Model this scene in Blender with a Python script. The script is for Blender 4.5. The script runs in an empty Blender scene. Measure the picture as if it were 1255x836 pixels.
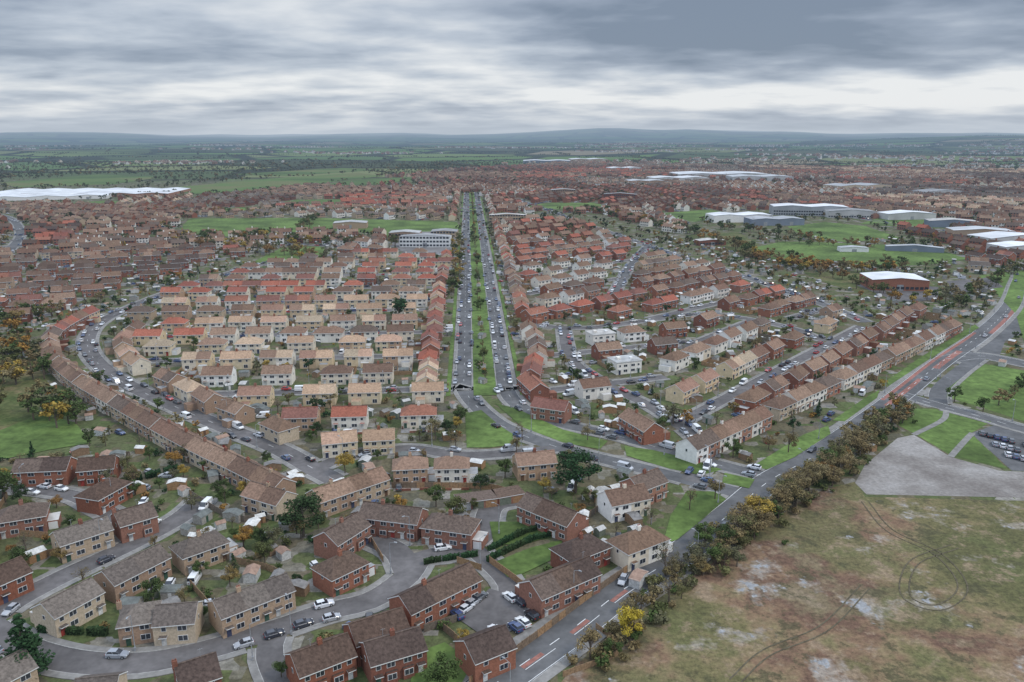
import bpy, bmesh, math, random, time
import numpy as np
from mathutils import Vector, noise as mnoise, kdtree
T0=time.time()
random.seed(11); rng=np.random.default_rng(11)
S=bpy.context.scene
COL=S.collection
H=100.0; TH=math.radians(14.65); FPX=976.0
cs,sn=math.cos(TH),math.sin(TH)
def G(u,v,z=0.0):
    """image pixel -> world metres, unprojected through the camera onto the level plane z"""
    s=(u-627.5)/FPX; t=(v-418.0)/FPX
    d=sn+t*cs
    k=(H-z)/d
    return (s*k,(cs-t*sn)*k)
def GP(pts,z=0.0): return [G(u,v,z) for u,v in pts]
# ------------------------------------------------------------------ materials
def painted_haze_group():  # painted haze: bluish emission mixed into every material by distance from the origin
    g=bpy.data.node_groups.new('painted_haze','ShaderNodeTree')
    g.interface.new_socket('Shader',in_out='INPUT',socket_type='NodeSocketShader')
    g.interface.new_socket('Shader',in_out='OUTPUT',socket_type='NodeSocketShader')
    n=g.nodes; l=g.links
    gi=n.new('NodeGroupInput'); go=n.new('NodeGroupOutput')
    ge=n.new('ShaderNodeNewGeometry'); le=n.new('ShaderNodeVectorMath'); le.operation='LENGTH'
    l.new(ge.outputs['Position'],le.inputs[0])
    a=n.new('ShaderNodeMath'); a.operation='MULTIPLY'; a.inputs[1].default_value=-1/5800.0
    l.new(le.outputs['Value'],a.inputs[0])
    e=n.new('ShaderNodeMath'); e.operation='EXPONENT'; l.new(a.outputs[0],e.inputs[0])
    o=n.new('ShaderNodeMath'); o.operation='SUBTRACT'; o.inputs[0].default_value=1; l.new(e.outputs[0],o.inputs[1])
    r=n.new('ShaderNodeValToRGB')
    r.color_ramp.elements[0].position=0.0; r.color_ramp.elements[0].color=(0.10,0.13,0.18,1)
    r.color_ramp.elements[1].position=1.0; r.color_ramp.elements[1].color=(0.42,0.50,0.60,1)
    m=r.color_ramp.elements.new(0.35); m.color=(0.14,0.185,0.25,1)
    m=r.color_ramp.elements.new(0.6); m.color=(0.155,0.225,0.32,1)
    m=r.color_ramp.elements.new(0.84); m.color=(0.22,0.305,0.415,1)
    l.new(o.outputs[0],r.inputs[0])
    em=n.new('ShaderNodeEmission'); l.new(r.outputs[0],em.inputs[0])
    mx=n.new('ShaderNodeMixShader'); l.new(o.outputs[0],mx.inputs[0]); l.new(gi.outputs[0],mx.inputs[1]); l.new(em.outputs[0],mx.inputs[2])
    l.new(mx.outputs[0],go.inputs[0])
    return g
HZ=painted_haze_group()
class NT:
    def __init__(s,name):
        s.mat=bpy.data.materials.new(name); s.mat.use_nodes=True
        s.nt=s.mat.node_tree; s.n=s.nt.nodes; s.l=s.nt.links
        for x in list(s.n): s.n.remove(x)
        s.out=s.n.new('ShaderNodeOutputMaterial'); s.b=s.n.new('ShaderNodeBsdfPrincipled')
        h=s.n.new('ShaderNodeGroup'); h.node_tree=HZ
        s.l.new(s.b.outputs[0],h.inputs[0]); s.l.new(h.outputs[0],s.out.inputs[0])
        s.mat.cycles.emission_sampling='NONE'
        s.geo=s.n.new('ShaderNodeNewGeometry'); s.pos=s.geo.outputs['Position']
    def noise(s,scale,detail=4,rough=.6,vec=None,off=None):
        t=s.n.new('ShaderNodeTexNoise'); t.inputs['Scale'].default_value=scale; t.inputs['Detail'].default_value=detail; t.inputs['Roughness'].default_value=rough
        v=vec or s.pos
        if off:
            a=s.n.new('ShaderNodeVectorMath'); a.operation='ADD'; a.inputs[1].default_value=off; s.l.new(v,a.inputs[0]); v=a.outputs[0]
        s.l.new(v,t.inputs['Vector']); return t.outputs['Fac']
    def map(s,x,a,b,c,d):
        m=s.n.new('ShaderNodeMapRange'); m.inputs[1].default_value=a; m.inputs[2].default_value=b; m.inputs[3].default_value=c; m.inputs[4].default_value=d
        s.l.new(x,m.inputs[0]); return m.outputs[0]
    def math(s,op,a,b=None):
        m=s.n.new('ShaderNodeMath'); m.operation=op
        for i,x in enumerate((a,b)):
            if x is None: continue
            if isinstance(x,(int,float)): m.inputs[i].default_value=x
            else: s.l.new(x,m.inputs[i])
        return m.outputs[0]
    def scale(s,c,f):
        v=s.n.new('ShaderNodeVectorMath'); v.operation='SCALE'; s.l.new(c,v.inputs[0])
        if isinstance(f,(int,float)): v.inputs['Scale'].default_value=f
        else: s.l.new(f,v.inputs['Scale'])
        return v.outputs[0]
    def ramp(s,x,stops,const=False):
        r=s.n.new('ShaderNodeValToRGB'); cr=r.color_ramp
        if const: cr.interpolation='CONSTANT'
        while len(cr.elements)>1: cr.elements.remove(cr.elements[-1])
        cr.elements[0].position=stops[0][0]; cr.elements[0].color=(*stops[0][1],1)
        for p,c in stops[1:]:
            e=cr.elements.new(p); e.color=(*c,1)
        s.l.new(x,r.inputs[0]); return r.outputs[0]
    def mix(s,f,a,b):
        m=s.n.new('ShaderNodeMix'); m.data_type='RGBA'
        if isinstance(f,(int,float)): m.inputs[0].default_value=f
        else: s.l.new(f,m.inputs[0])
        for i,x in ((6,a),(7,b)):
            if isinstance(x,tuple): m.inputs[i].default_value=(*x,1)
            else: s.l.new(x,m.inputs[i])
        return m.outputs[2]
    def rnd(s):
        oi=s.n.new('ShaderNodeObjectInfo'); at=s.n.new('ShaderNodeAttribute'); at.attribute_name='rnd'
        return s.math('FRACT',s.math('ADD',oi.outputs['Random'],at.outputs['Fac']))
    def fin(s,col,rough=.9,spec=.15):
        s.l.new(col,s.b.inputs['Base Color'])
        if isinstance(rough,(int,float)): s.b.inputs['Roughness'].default_value=rough
        else: s.l.new(rough,s.b.inputs['Roughness'])
        s.b.inputs['Specular IOR Level'].default_value=spec
        return s.mat
def M(name,cols,rough=.9,nscale=1.0,namt=.25,big=.12,bscale=.06,spec=.15,coat=0):
    t=NT(name)
    n=len(cols)
    c=t.ramp(t.rnd(),[(i/n,cols[i]) for i in range(n)],True)
    f=t.map(t.noise(nscale,2,.7),.3,.7,1-namt,1+namt)
    if big: f=t.math('MULTIPLY',f,t.map(t.noise(bscale,1),.3,.7,1-big,1+big))
    c=t.scale(c,f)
    if coat: t.b.inputs['Coat Weight'].default_value=coat
    return t.fin(c,rough,spec)
mt={}
mt['brick_red']=M('red_brick',[(.25,.10,.062),(.29,.125,.08),(.21,.09,.062),(.28,.14,.10)],nscale=2.2,namt=.22,big=0)
mt['brick_tan']=M('tan_brick',[(.40,.29,.20),(.34,.23,.16),(.43,.33,.23),(.50,.41,.30)],nscale=2.2,namt=.2,big=0)
mt['render_cream']=M('cream_render',[(.62,.52,.36),(.66,.59,.47),(.56,.43,.28),(.70,.66,.58),(.44,.30,.20),(.64,.51,.33)],nscale=.8,namt=.12,big=0)
mt['render_white']=M('white_render',[(.76,.73,.66),(.68,.60,.48),(.80,.78,.74),(.36,.19,.13),(.74,.69,.60),(.70,.66,.6)],nscale=.8,namt=.1,big=0)
mt['roof_dark']=M('dark_brown_roof_tiles',[(.092,.060,.045),(.115,.078,.058),(.08,.056,.046),(.125,.092,.074)],nscale=1.6,namt=.38)
mt['roof_grey']=M('grey_brown_roof_tiles',[(.13,.105,.088),(.155,.13,.11),(.115,.095,.082)],nscale=1.6,namt=.36)
mt['roof_tan']=M('tan_roof_tiles',[(.40,.27,.18),(.33,.22,.145),(.42,.27,.19),(.34,.27,.19),(.24,.155,.11),(.44,.32,.22),(.27,.16,.115)],nscale=1.4,namt=.28)
mt['roof_brown']=M('brown_roof_tiles',[(.18,.115,.078),(.15,.095,.068),(.22,.14,.098),(.13,.095,.075),(.25,.165,.115),(.17,.10,.07)],nscale=1.4,namt=.35)
mt['roof_red']=M('red_roof_tiles',[(.30,.10,.065),(.24,.09,.065),(.27,.12,.08),(.32,.115,.075),(.19,.09,.07)],nscale=1.4,namt=.3)
mt['roof_flat']=M('flat_roof_felt',[(.40,.40,.39),(.29,.29,.29),(.46,.44,.41)],nscale=.3,namt=.25)
mt['glass']=M('window_glass',[(.03,.035,.045),(.05,.055,.065)],rough=.12,spec=.6,namt=.3,big=0)
mt['upvc']=M('white_upvc',[(.74,.74,.72)],rough=.5,namt=.05,big=0)
mt['door']=M('front_door',[(.30,.05,.04),(.06,.07,.12),(.6,.6,.58),(.05,.10,.07),(.14,.08,.05),(.5,.5,.48)],rough=.5,big=0)
mt['wood']=M('fence_wood',[(.27,.18,.105),(.20,.145,.10),(.32,.20,.11),(.17,.14,.11)],nscale=2,namt=.3,big=0)
mt['shed']=M('shed_panels',[(.24,.16,.10),(.15,.17,.13),(.32,.30,.27),(.32,.19,.10),(.50,.50,.48)],nscale=2,namt=.25,big=0)
mt['shedroof']=M('shed_roof_felt',[(.20,.19,.18),(.42,.41,.39),(.14,.15,.14),(.58,.57,.54),(.30,.20,.15)],nscale=1,big=0)
mt['grass']=M('lawn_grass',[(.09,.125,.038),(.10,.14,.04),(.085,.105,.04),(.11,.12,.048)],nscale=.5,namt=.28,big=.25,bscale=.05)
mt['verge']=M('verge_grass',[(.096,.145,.038)],nscale=.3,namt=.32,big=.38,bscale=.03)
mt['soil']=M('garden_soil',[(.12,.09,.06),(.15,.12,.08),(.10,.085,.055)],nscale=.8,namt=.35,big=0)
mt['patio']=M('patio_paving',[(.34,.31,.27),(.28,.26,.24),(.38,.31,.24),(.22,.21,.20)],nscale=1.5,namt=.25,big=0)
mt['asphalt']=M('road_asphalt',[(.115,.114,.114)],nscale=.35,namt=.18,big=.2)
mt['asphalt2']=M('estate_road_asphalt',[(.125,.116,.113)],nscale=.35,namt=.2,big=.2)
mt['paving']=M('pavement_slabs',[(.22,.21,.195)],nscale=.5,namt=.22)
mt['kerb']=M('kerb_stone',[(.34,.33,.31)],big=0)
mt['paint']=M('road_paint',[(.66,.66,.64)],nscale=3,namt=.2,big=0)
mt['redlane']=M('red_cycle_lane',[(.27,.125,.10)],nscale=.6,namt=.25)
mt['car']=M('car_paint',[(.70,.70,.70),(.02,.02,.024),(.36,.37,.39),(.035,.06,.15),(.65,.66,.68),(.10,.105,.11),(.36,.03,.025),(.72,.72,.70),(.03,.035,.05),(.28,.30,.33),(.06,.10,.19)],rough=.3,spec=.5,namt=.03,big=0,coat=.5)
mt['vanpaint']=M('van_paint',[(.74,.74,.73),(.72,.72,.72),(.45,.46,.48)],rough=.35,spec=.5,namt=.03,coat=.4,big=0)
mt['tyre']=M('tyre_rubber',[(.02,.02,.02)],big=0)
mt['headlamp']=M('headlamp',[(.7,.7,.68)],rough=.2,spec=.5,big=0)
mt['taillamp']=M('tail_lamp',[(.35,.02,.015)],rough=.3,big=0)
mt['bark']=M('bark',[(.11,.085,.065),(.14,.115,.09)],nscale=4,big=0)
mt['metal']=M('galvanised_steel',[(.30,.31,.32)],rough=.5,big=0)
mt['shedwhite']=M('white_metal_roof',[(.66,.67,.68),(.50,.51,.52),(.72,.73,.73),(.40,.41,.42)],nscale=.08,namt=.1)
mt['whiteroof']=M('white_membrane_roof',[(.66,.67,.68)],nscale=.02,namt=.15)
mt['cladding']=M('metal_cladding',[(.36,.37,.38),(.52,.51,.49),(.20,.23,.28)],nscale=.1,namt=.1)
def leafmat(name,cols):
    t=NT(name); n=len(cols)
    c=t.ramp(t.rnd(),[(i/n,cols[i]) for i in range(n)],True)
    f=t.map(t.noise(.8,3,.8),.3,.7,.4,1.6)
    c=t.scale(c,f)
    return t.fin(c,.8,.1)
mt['leaf_green']=leafmat('green_foliage',[(.065,.095,.028),(.075,.11,.032),(.09,.10,.035),(.055,.08,.026)])
mt['leaf_dark']=leafmat('dark_evergreen_foliage',[(.024,.055,.02),(.028,.062,.024),(.034,.058,.022)])
mt['leaf_autumn']=leafmat('autumn_foliage',[(.30,.165,.04),(.23,.13,.045),(.33,.23,.05),(.21,.15,.055)])
mt['leaf_yellow']=leafmat('yellow_foliage',[(.42,.32,.04)])
mt['leaf_brown']=leafmat('brown_olive_foliage',[(.17,.135,.06),(.13,.125,.05),(.20,.15,.07),(.12,.115,.06),(.21,.17,.085)])
mt['leaf_far']=leafmat('distant_foliage',[(.055,.075,.028),(.045,.06,.026),(.095,.09,.035),(.19,.13,.04),(.05,.065,.028),(.12,.095,.05),(.07,.085,.035)])
# ------------------------------------------------------------------ mesh builder
class MB:
    def __init__(s): s.v=[];s.f=[];s.m=[];s.mats=[];s.r=[]
    def mi(s,k):
        if k not in s.mats: s.mats.append(k)
        return s.mats.index(k)
    def poly(s,pts,k,r=0.0):
        b=len(s.v); s.v+= [tuple(p) for p in pts]; s.f.append(tuple(range(b,b+len(pts)))); s.m.append(s.mi(k)); s.r.append(r)
    def box(s,x0,y0,z0,x1,y1,z1,k,top=None,r=0.0):
        s.poly([(x0,y0,z0),(x1,y0,z0),(x1,y0,z1),(x0,y0,z1)],k,r)
        s.poly([(x1,y1,z0),(x0,y1,z0),(x0,y1,z1),(x1,y1,z1)],k,r)
        s.poly([(x0,y1,z0),(x0,y0,z0),(x0,y0,z1),(x0,y1,z1)],k,r)
        s.poly([(x1,y0,z0),(x1,y1,z0),(x1,y1,z1),(x1,y0,z1)],k,r)
        s.poly([(x0,y0,z1),(x1,y0,z1),(x1,y1,z1),(x0,y1,z1)],top or k,r)
    def mesh(s,name):
        me=bpy.data.meshes.new(name); me.from_pydata(s.v,[],s.f)
        for k in s.mats: me.materials.append(mt[k])
        me.polygons.foreach_set('material_index',s.m)
        if any(s.r):
            a=me.attributes.new('rnd','FLOAT','FACE'); a.data.foreach_set('value',s.r)
        me.update(); return me
def obj(name,me,x=0,y=0,z=0,ang=0,sc=(1,1,1)):
    o=bpy.data.objects.new(name,me); o.location=(x,y,z); o.rotation_euler=(0,0,ang); o.scale=sc; COL.objects.link(o); return o
# ------------------------------------------------------------------ houses
TYPES={ # wall, roof, hw, hr, W
 'R':('brick_red','roof_dark',4.8,2.4,7.8),
 'T':('brick_tan','roof_grey',4.8,2.2,7.6),
 'C':('render_cream','roof_tan',4.9,2.3,7.6),
 'W':('render_white','roof_brown',5.0,2.5,7.8),
 'D':('brick_tan','roof_brown',4.9,2.4,7.6),
 'B':('brick_red','roof_brown',4.9,2.5,7.6),
 'E':('render_cream','roof_red',4.9,2.4,7.6),
 'K':('brick_red','roof_red',4.9,2.4,7.6),
 'F':('render_white','roof_flat',5.4,0.0,8.6),
 'GR':('brick_red','roof_dark',2.3,0.0,5.6)}
def window(b,x,z,w,h,side,y):
    e=.05*side; y1=y+e
    a,c=(min(y,y1),max(y,y1))
    b.box(x-w/2,a,z,x+w/2,c,z+h,'upvc')
    yg=y1+.012*side
    n=2 if w>1.1 else 1
    pw=(w-.08*(n+1))/n
    for i in range(n):
        xa=x-w/2+.08+i*(pw+.08)
        b.poly([(xa,yg,z+.08),(xa+pw,yg,z+.08),(xa+pw,yg,z+h-.08),(xa,yg,z+h-.08)][::(1 if side<0 else -1)],'glass')
hcache={}
def house_mesh(t,L,var):
    key=(t,L,var)
    if key in hcache: return hcache[key]
    wall,roof,hw,hr,W=TYPES[t]; b=MB(); r=random.Random(L*31+var*7+ord(t[0]))
    x0,x1,y0,y1=-L/2,L/2,-W/2,W/2
    n=max(1,round(L/6.2)); w=L/n
    rs=[0.0]*n; ws=[0.0]*n
    if var>0 or n>3:
        rs=[r.choice([0,0,.23,.43,.62]) for _ in range(n)]
        if t in 'CWED': ws=[r.choice([0,0,.2,.45,.7]) for _ in range(n)]
    for i in range(n): b.box(x0+i*w,y0,-.3,x0+(i+1)*w,y1,hw,wall,r=ws[i])
    if t=='GR':
        b.box(x0-.15,y0-.2,hw,x1+.15,y1+.2,hw+.18,'upvc','roof_dark')
        n=max(1,int(L/2.8)); w=L/n
        for i in range(n):
            b.box(x0+i*w+.25,y0-.05,0,x0+(i+1)*w-.25,y0,2.1,'shed',r=(i*.37)%1)
    elif hr==0:
        b.box(x0-.3,y0-.3,hw,x1+.3,y1+.3,hw+.35,'upvc','roof_flat')
        b.box(x0+2,-1,hw+.35,x0+3.6,1,hw+1.3,wall)
        b.box(x1-4,-1.5,hw+.35,x1-2.8,0.2,hw+.9,'upvc')
    else:
        ov=.38; th=.14; sl=hr/(W/2)
        zr=hw+hr
        if var==2 and L<15:
            ze=hw-ov*sl+.02; k=W*.42
            A=[(x0-ov,y0-ov,ze),(x1+ov,y0-ov,ze),(x1+ov,y1+ov,ze),(x0-ov,y1+ov,ze)]
            p,q=(x0+k,0,zr),(x1-k,0,zr)
            b.poly([A[0],A[1],q,p],roof); b.poly([A[2],A[3],p,q],roof)
            b.poly([A[1],A[2],q],roof,.001); b.poly([A[3],A[0],p],roof,.001)
            b.box(x0-ov,y0-ov,ze-.2,x1+ov,y1+ov,ze-.004,'upvc')
        else:
            for sx,xx in ((-1,x0),(1,x1)):
                b.poly([(xx,y0,hw),(xx,y1,hw),(xx,0,zr)] if sx>0 else [(xx,y1,hw),(xx,y0,hw),(xx,0,zr)],wall,ws[0] if sx<0 else ws[-1])
            o2=.18
            for s_ in (-1,1):
                ye=s_*(W/2+ov); ze=hw-ov*sl
                for i in range(n):
                    xa=x0+i*w-(o2 if i==0 else 0); xb=x0+(i+1)*w+(o2 if i==n-1 else 0)
                    P=[(xa,ye,ze+th),(xb,ye,ze+th),(xb,0,zr+th),(xa,0,zr+th)]
                    if s_>0: P=P[::-1]
                    b.poly(P,roof,rs[i])
                b.poly([(x0-o2,ye,ze),(x1+o2,ye,ze),(x1+o2,0,zr),(x0-o2,0,zr)],'upvc')
                b.poly([(x0-o2,ye,ze-.06),(x1+o2,ye,ze-.06),(x1+o2,ye,ze+th),(x0-o2,ye,ze+th)],'upvc')
                for xx in (x0-o2,x1+o2):
                    b.poly([(xx,ye,ze-.08),(xx,0,zr-.08),(xx,0,zr+th),(xx,ye,ze+th)],'upvc')
            b.box(x0-o2,-.14,zr+th-.05,x1+o2,.14,zr+th+.07,roof,r=.3)
    if t!='GR':
        n=max(1,round(L/6.2)); w=L/n
        for i in range(n):
            xa=x0+i*w; m=1 if i%2==0 else -1; xc=xa+w/2
            if var==0 and t in 'RWCB' :
                b.box(xc+m*w*.2-1.1,y0-.55,0,xc+m*w*.2+1.1,y0,2.5,wall,roof,r=ws[i]); window(b,xc+m*w*.2,.9,1.8,1.25,-1,y0-.55)
            else: window(b,xc+m*w*.2,.9,min(1.9,w*.32),1.25,-1,y0)
            window(b,xc+m*w*.2,3.2,min(1.8,w*.3),1.15,-1,y0)
            window(b,xc-m*w*.24,3.3,1.0,1.0,-1,y0)
            xd=xc-m*w*.26
            b.box(xd-.48,y0-.06,0,xd+.48,y0,2.1,'door',r=(i*.31+.07*var)%1)
            b.box(xd-.8,y0-1.0,2.25,xd+.8,y0,2.42,'upvc',roof)
            window(b,xc+m*w*.2,3.2,1.5,1.15,1,y1)
            window(b,xc-m*w*.24,3.3,.9,1.0,1,y1)
            window(b,xc-m*w*.15,.5,1.8,1.6,1,y1)
            if hr and (i%2==1 or n==1) and not (var==1 and t in 'RT'):
                xx=xa; zc=hw+hr
                b.box(xx-.45,-.35,zc-.6,xx+.45,.35,zc+1.05,wall if var else 'brick_red')
                for dx in (-.22,.22): b.box(xx+dx-.1,-.1,zc+1.05,xx+dx+.1,.1,zc+1.4,'roof_red')
            if (var==1 and i%2==0) or (var==0 and i==n-1):
                dd=2.8 if var==1 else 3.6
                b.box(xc-1.9,y1,0,xc+1.6,y1+dd,2.5,wall,'roof_flat' if var else roof)
            if hr and (i+var)%3==0:
                b.box(xc+.9,-.03,hw+hr,xc+.96,.03,hw+hr+1.9,'metal'); b.box(xc+.5,-.02,hw+hr+1.7,xc+1.4,.02,hw+hr+1.74,'metal')
        if var==2 and L<15:
            b.box(x1+.02,y0+1.2,0,x1+2.7,y0+6.2,2.35,wall,'roof_flat'); b.box(x1+.25,y0+1.14,0,x1+2.4,y0+1.2,2.0,'upvc')
        for xx,sd in ((x0,-1),(x1,1)):
            b.box(min(xx,xx+sd*.05),-.5,3.3,max(xx,xx+sd*.05),.3,4.3,'upvc'); 
            xg=xx+sd*.062; b.poly([(xg,-.42,3.38),(xg,.22,3.38),(xg,.22,4.22),(xg,-.42,4.22)],'glass')
    names={'R':'red_brick_house','T':'tan_brick_house','C':'cream_rendered_house','W':'white_rendered_house','D':'terraced_house','B':'red_brick_terraced_house','E':'cream_red_roofed_house','K':'red_roofed_brick_house','F':'flat_roofed_maisonette','GR':'garage_block'}
    me=b.mesh(names[t]); hcache[key]=(me,names[t]); return hcache[key]
# ------------------------------------------------------------------ occupancy
X0,Y0,CW=-2300,90,2.0; NX,NY=2300,1500
occ=np.zeros((NX,NY),np.uint8)
def ci(xs,ys):
    return (np.clip(((np.asarray(xs)-X0)/CW).astype(int),0,NX-1),np.clip(((np.asarray(ys)-Y0)/CW).astype(int),0,NY-1))
def rectpts(x,y,a,L,W):
    gx=np.linspace(-L/2,L/2,max(2,int(L/1.6))); gy=np.linspace(-W/2,W/2,max(2,int(W/1.6)))
    A,B=np.meshgrid(gx,gy); c,s=math.cos(a),math.sin(a)
    return (x+A*c-B*s).ravel(),(y+A*s+B*c).ravel()
def busy(x,y,a,L,W):
    i,j=ci(*rectpts(x,y,a,L,W)); return np.count_nonzero(occ[i,j])/len(i)
def mark(x,y,a,L,W,code):
    i,j=ci(*rectpts(x,y,a,L,W)); occ[i,j]=code
def inpoly(xs,ys,P):
    r=np.zeros(xs.shape,bool); n=len(P); j=n-1
    for i in range(n):
        xi,yi=P[i]; xj,yj=P[j]
        c=((yi>ys)!=(yj>ys)); 
        with np.errstate(divide='ignore',invalid='ignore'):
            r^=c&(xs<(xj-xi)*(ys-yi)/((yj-yi) if yj!=yi else 1e-9)+xi)
        j=i
    return r
CX=(np.arange(NX)+.5)*CW+X0; CY=(np.arange(NY)+.5)*CW+Y0
def fillpoly(P,code,grid=occ):
    xs=[p[0] for p in P]; ys=[p[1] for p in P]
    i0,j0=ci(min(xs),min(ys)); i1,j1=ci(max(xs),max(ys))
    A,B=np.meshgrid(CX[i0:i1+1],CY[j0:j1+1],indexing='ij')
    m=inpoly(A,B,P); sub=grid[i0:i1+1,j0:j1+1]
    sub[m]=code
def smooth(P,step=3.0):
    P=[np.array(p,float) for p in P]
    if len(P)==2: dense=[P[0]+(P[1]-P[0])*t for t in np.linspace(0,1,60)]
    else:
        Q=[2*P[0]-P[1]]+P+[2*P[-1]-P[-2]]; dense=[]
        for i in range(1,len(Q)-2):
            for t in np.linspace(0,1,40,endpoint=False):
                a,b,c,d=Q[i-1:i+3]
                dense.append(.5*((2*b)+(-a+c)*t+(2*a-5*b+4*c-d)*t*t+(-a+3*b-3*c+d)*t**3))
        dense.append(P[-1])
    D=np.array(dense); s=np.concatenate([[0],np.cumsum(np.linalg.norm(np.diff(D,axis=0),axis=1))])
    n=max(2,int(s[-1]/step)+1); q=np.linspace(0,s[-1],n)
    return np.stack([np.interp(q,s,D[:,0]),np.interp(q,s,D[:,1])],1)
def normals(P):
    d=np.gradient(P,axis=0); d/=np.linalg.norm(d,axis=1)[:,None]+1e-9
    return d,np.stack([-d[:,1],d[:,0]],1)
# ------------------------------------------------------------------ roads
ROADS=[]
def road(P,hw,pav=1.7,mat='asphalt',name='road',dash=False,cars=.3,straight=False):
    Q=smooth(P) if not straight else smooth([P[0],P[-1]],3.0)
    z=.02+len(ROADS)*.0012
    d,n=normals(Q)
    ROADS.append(dict(P=Q,d=d,n=n,hw=hw,pav=pav,z=z,mat=mat,name=name,dash=dash,cars=cars,id=len(ROADS)))
    w=hw+pav
    for off in np.arange(-w,w+.1,1.2):
        i,j=ci(Q[:,0]+n[:,0]*off,Q[:,1]+n[:,1]*off); occ[i,j]=1
    return ROADS[-1]
def ribbon(b,P,n,o0,o1,z,k):
    for i in range(len(P)-1):
        a=P[i]+n[i]*o0;c=P[i]+n[i]*o1;e=P[i+1]+n[i+1]*o1;g=P[i+1]+n[i+1]*o0
        b.poly([(g[0],g[1],z),(a[0],a[1],z),(c[0],c[1],z),(e[0],e[1],z)][::-1],k)
AV0=np.array(G(595,487)); AV1=np.array(G(578,236))
avd=(AV1-AV0)/np.linalg.norm(AV1-AV0); avn=np.array([avd[1],-avd[0]])
AVL=np.linalg.norm(AV1-AV0)
def av(s,o): p=AV0+avd*s+avn*o; return (p[0],p[1])
lowL=GP([(600,512),(640,533),(700,553),(760,568),(830,585),(900,603)])
upR=GP([(640,500),(690,520),(760,535),(830,556),(900,575),(945,585)])
road([av(AVL,-8.4)]+[av(AVL*.5,-8.4),av(60,-8.4),av(12,-8.4)]+lowL,3.3,name='avenue_carriageway',cars=.36)
road([av(AVL,8.4)]+[av(AVL*.5,8.4),av(60,8.4),av(12,8.4)]+upR,3.3,name='avenue_carriageway',cars=.36)
MAIN=GP([(560,880),(610,836),(700,772),(765,722),(835,678),(900,625),(945,588),(1000,558),(1055,520),(1105,483),(1155,443),(1205,408),(1238,375),(1250,345),(1262,325),(1330,300)])
road(MAIN,4.7,2.2,name='main_road',dash=True,cars=0.0)
road(GP([(1105,483),(1150,497),(1200,510),(1255,526),(1330,545)]),3.6,name='link_road',dash=True,cars=.03)
road(GP([(1160,440),(1200,436),(1255,446),(1330,462)]),5.2,name='link_road',dash=True,cars=.03)
road(GP([(1150,497),(1152,478),(1175,456),(1200,438)]),3.2,name='slip_road',cars=0)
CRES=[(410,588),(385,575),(340,550),(275,524),(200,492),(145,465),(113,437),(108,414),(125,394),(170,372),(230,350),(290,332),(340,320)]
road(GP(CRES),3.6,name='crescent_road',cars=.4,mat='asphalt2')
road(GP([(385,576),(430,558),(500,550),(560,558),(620,556),(680,550)]),2.9,name='street',cars=.35,mat='asphalt2')
road(GP([(-60,790),(-20,765),(20,737),(75,708),(130,682),(185,655),(225,632),(250,610)]),3.3,name='estate_road',cars=.22,mat='asphalt2')
road(GP([(-20,765),(30,795),(100,812),(180,812),(260,795),(340,770),(400,750),(455,736),(495,710),(517,684),(560,676),(592,655),(603,622),(640,612)]),3.3,name='estate_road',cars=.25,mat='asphalt2')
road(GP([(500,700),(485,675),(440,655)]),3.4,name='estate_road',cars=.1,mat='asphalt2')
road(GP([(340,770),(330,800),(345,840)]),2.6,name='estate_road',cars=.1,mat='asphalt2')
road(GP([(580,672),(625,720),(600,755)]),2.6,name='estate_road',cars=0,mat='asphalt2')
road(GP([(0,600),(40,600),(90,608),(120,622),(185,655)]),2.6,name='estate_road',cars=.2,mat='asphalt2')
road(GP([(845,590),(865,560),(850,535),(800,500),(740,470),(700,440),(690,400)]),2.9,name='street',cars=.45,mat='asphalt2')
road(GP([(1062,395),(1000,370),(900,335),(800,303),(700,268),(630,243)]),3.2,name='street',cars=.4)
road(GP([(640,398),(720,402),(800,392),(870,385),(960,400),(1010,418)]),2.9,name='street',cars=.4,mat='asphalt2')
road(GP([(750,365),(770,330),(795,300)]),3.2,name='street',cars=.6)
road(GP([(-60,260),(5,265),(25,285),(10,310)]),4,name='street',cars=.1)
road(GP([(1010,262),(1080,272),(1150,285),(1255,312)]),4,name='street',cars=.1)
SHEETS=[]
def sheet(px,name,mat,z=.16,code=2,world=False):
    P=px if world else GP(px)
    fillpoly(P,code); SHEETS.append((P,name,mat,z))
WASTE=[(655,880),(700,820),(735,790),(790,745),(850,705),(925,655),(975,618),(1010,600),(1050,590),(1060,609),(1300,615),(1500,620),(1500,900),(655,900)]
sheet(WASTE,'waste_ground','waste',.012)
sheet([(1048,592),(1060,570),(1100,537),(1120,533),(1165,560),(1225,577),(1300,580),(1420,585),(1420,614),(1300,611),(1062,606)],'gravel_yard','gravel',.03)
sheet([(1098,520),(1112,500),(1150,502),(1215,517),(1190,531),(1235,575),(1165,558),(1120,531)],'playing_field_grass','verge',.025)
sheet([(1190,531),(1222,520),(1330,545),(1330,580),(1240,577)],'car_park','asphalt',.035)
sheet([(1160,487),(1163,475),(1185,458),(1205,446),(1255,454),(1330,470),(1330,536),(1255,517),(1205,500)],'playing_field_grass','verge',.025)
sheet([(1168,447),(1165,425),(1190,408),(1215,395),(1255,388),(1262,405),(1232,418),(1225,436),(1195,444)],'road_junction','asphalt',.012,1)
sheet([(570,507),(590,503),(612,522),(628,532),(630,545),(600,549),(572,549)],'grass_verge','verge')
sheet([(607,495),(630,500),(690,527),(745,541),(735,551),(690,543),(640,524)],'grass_verge','verge')
sheet([(765,547),(800,552),(850,564),(885,576),(860,583),(820,575),(768,559)],'grass_verge','verge')
sheet([(888,580),(925,588),(918,599),(885,592)],'grass_verge','verge')
sheet([(922,572),(985,533),(1015,522),(1018,532),(975,560),(940,576)],'grass_verge','verge')
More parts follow.
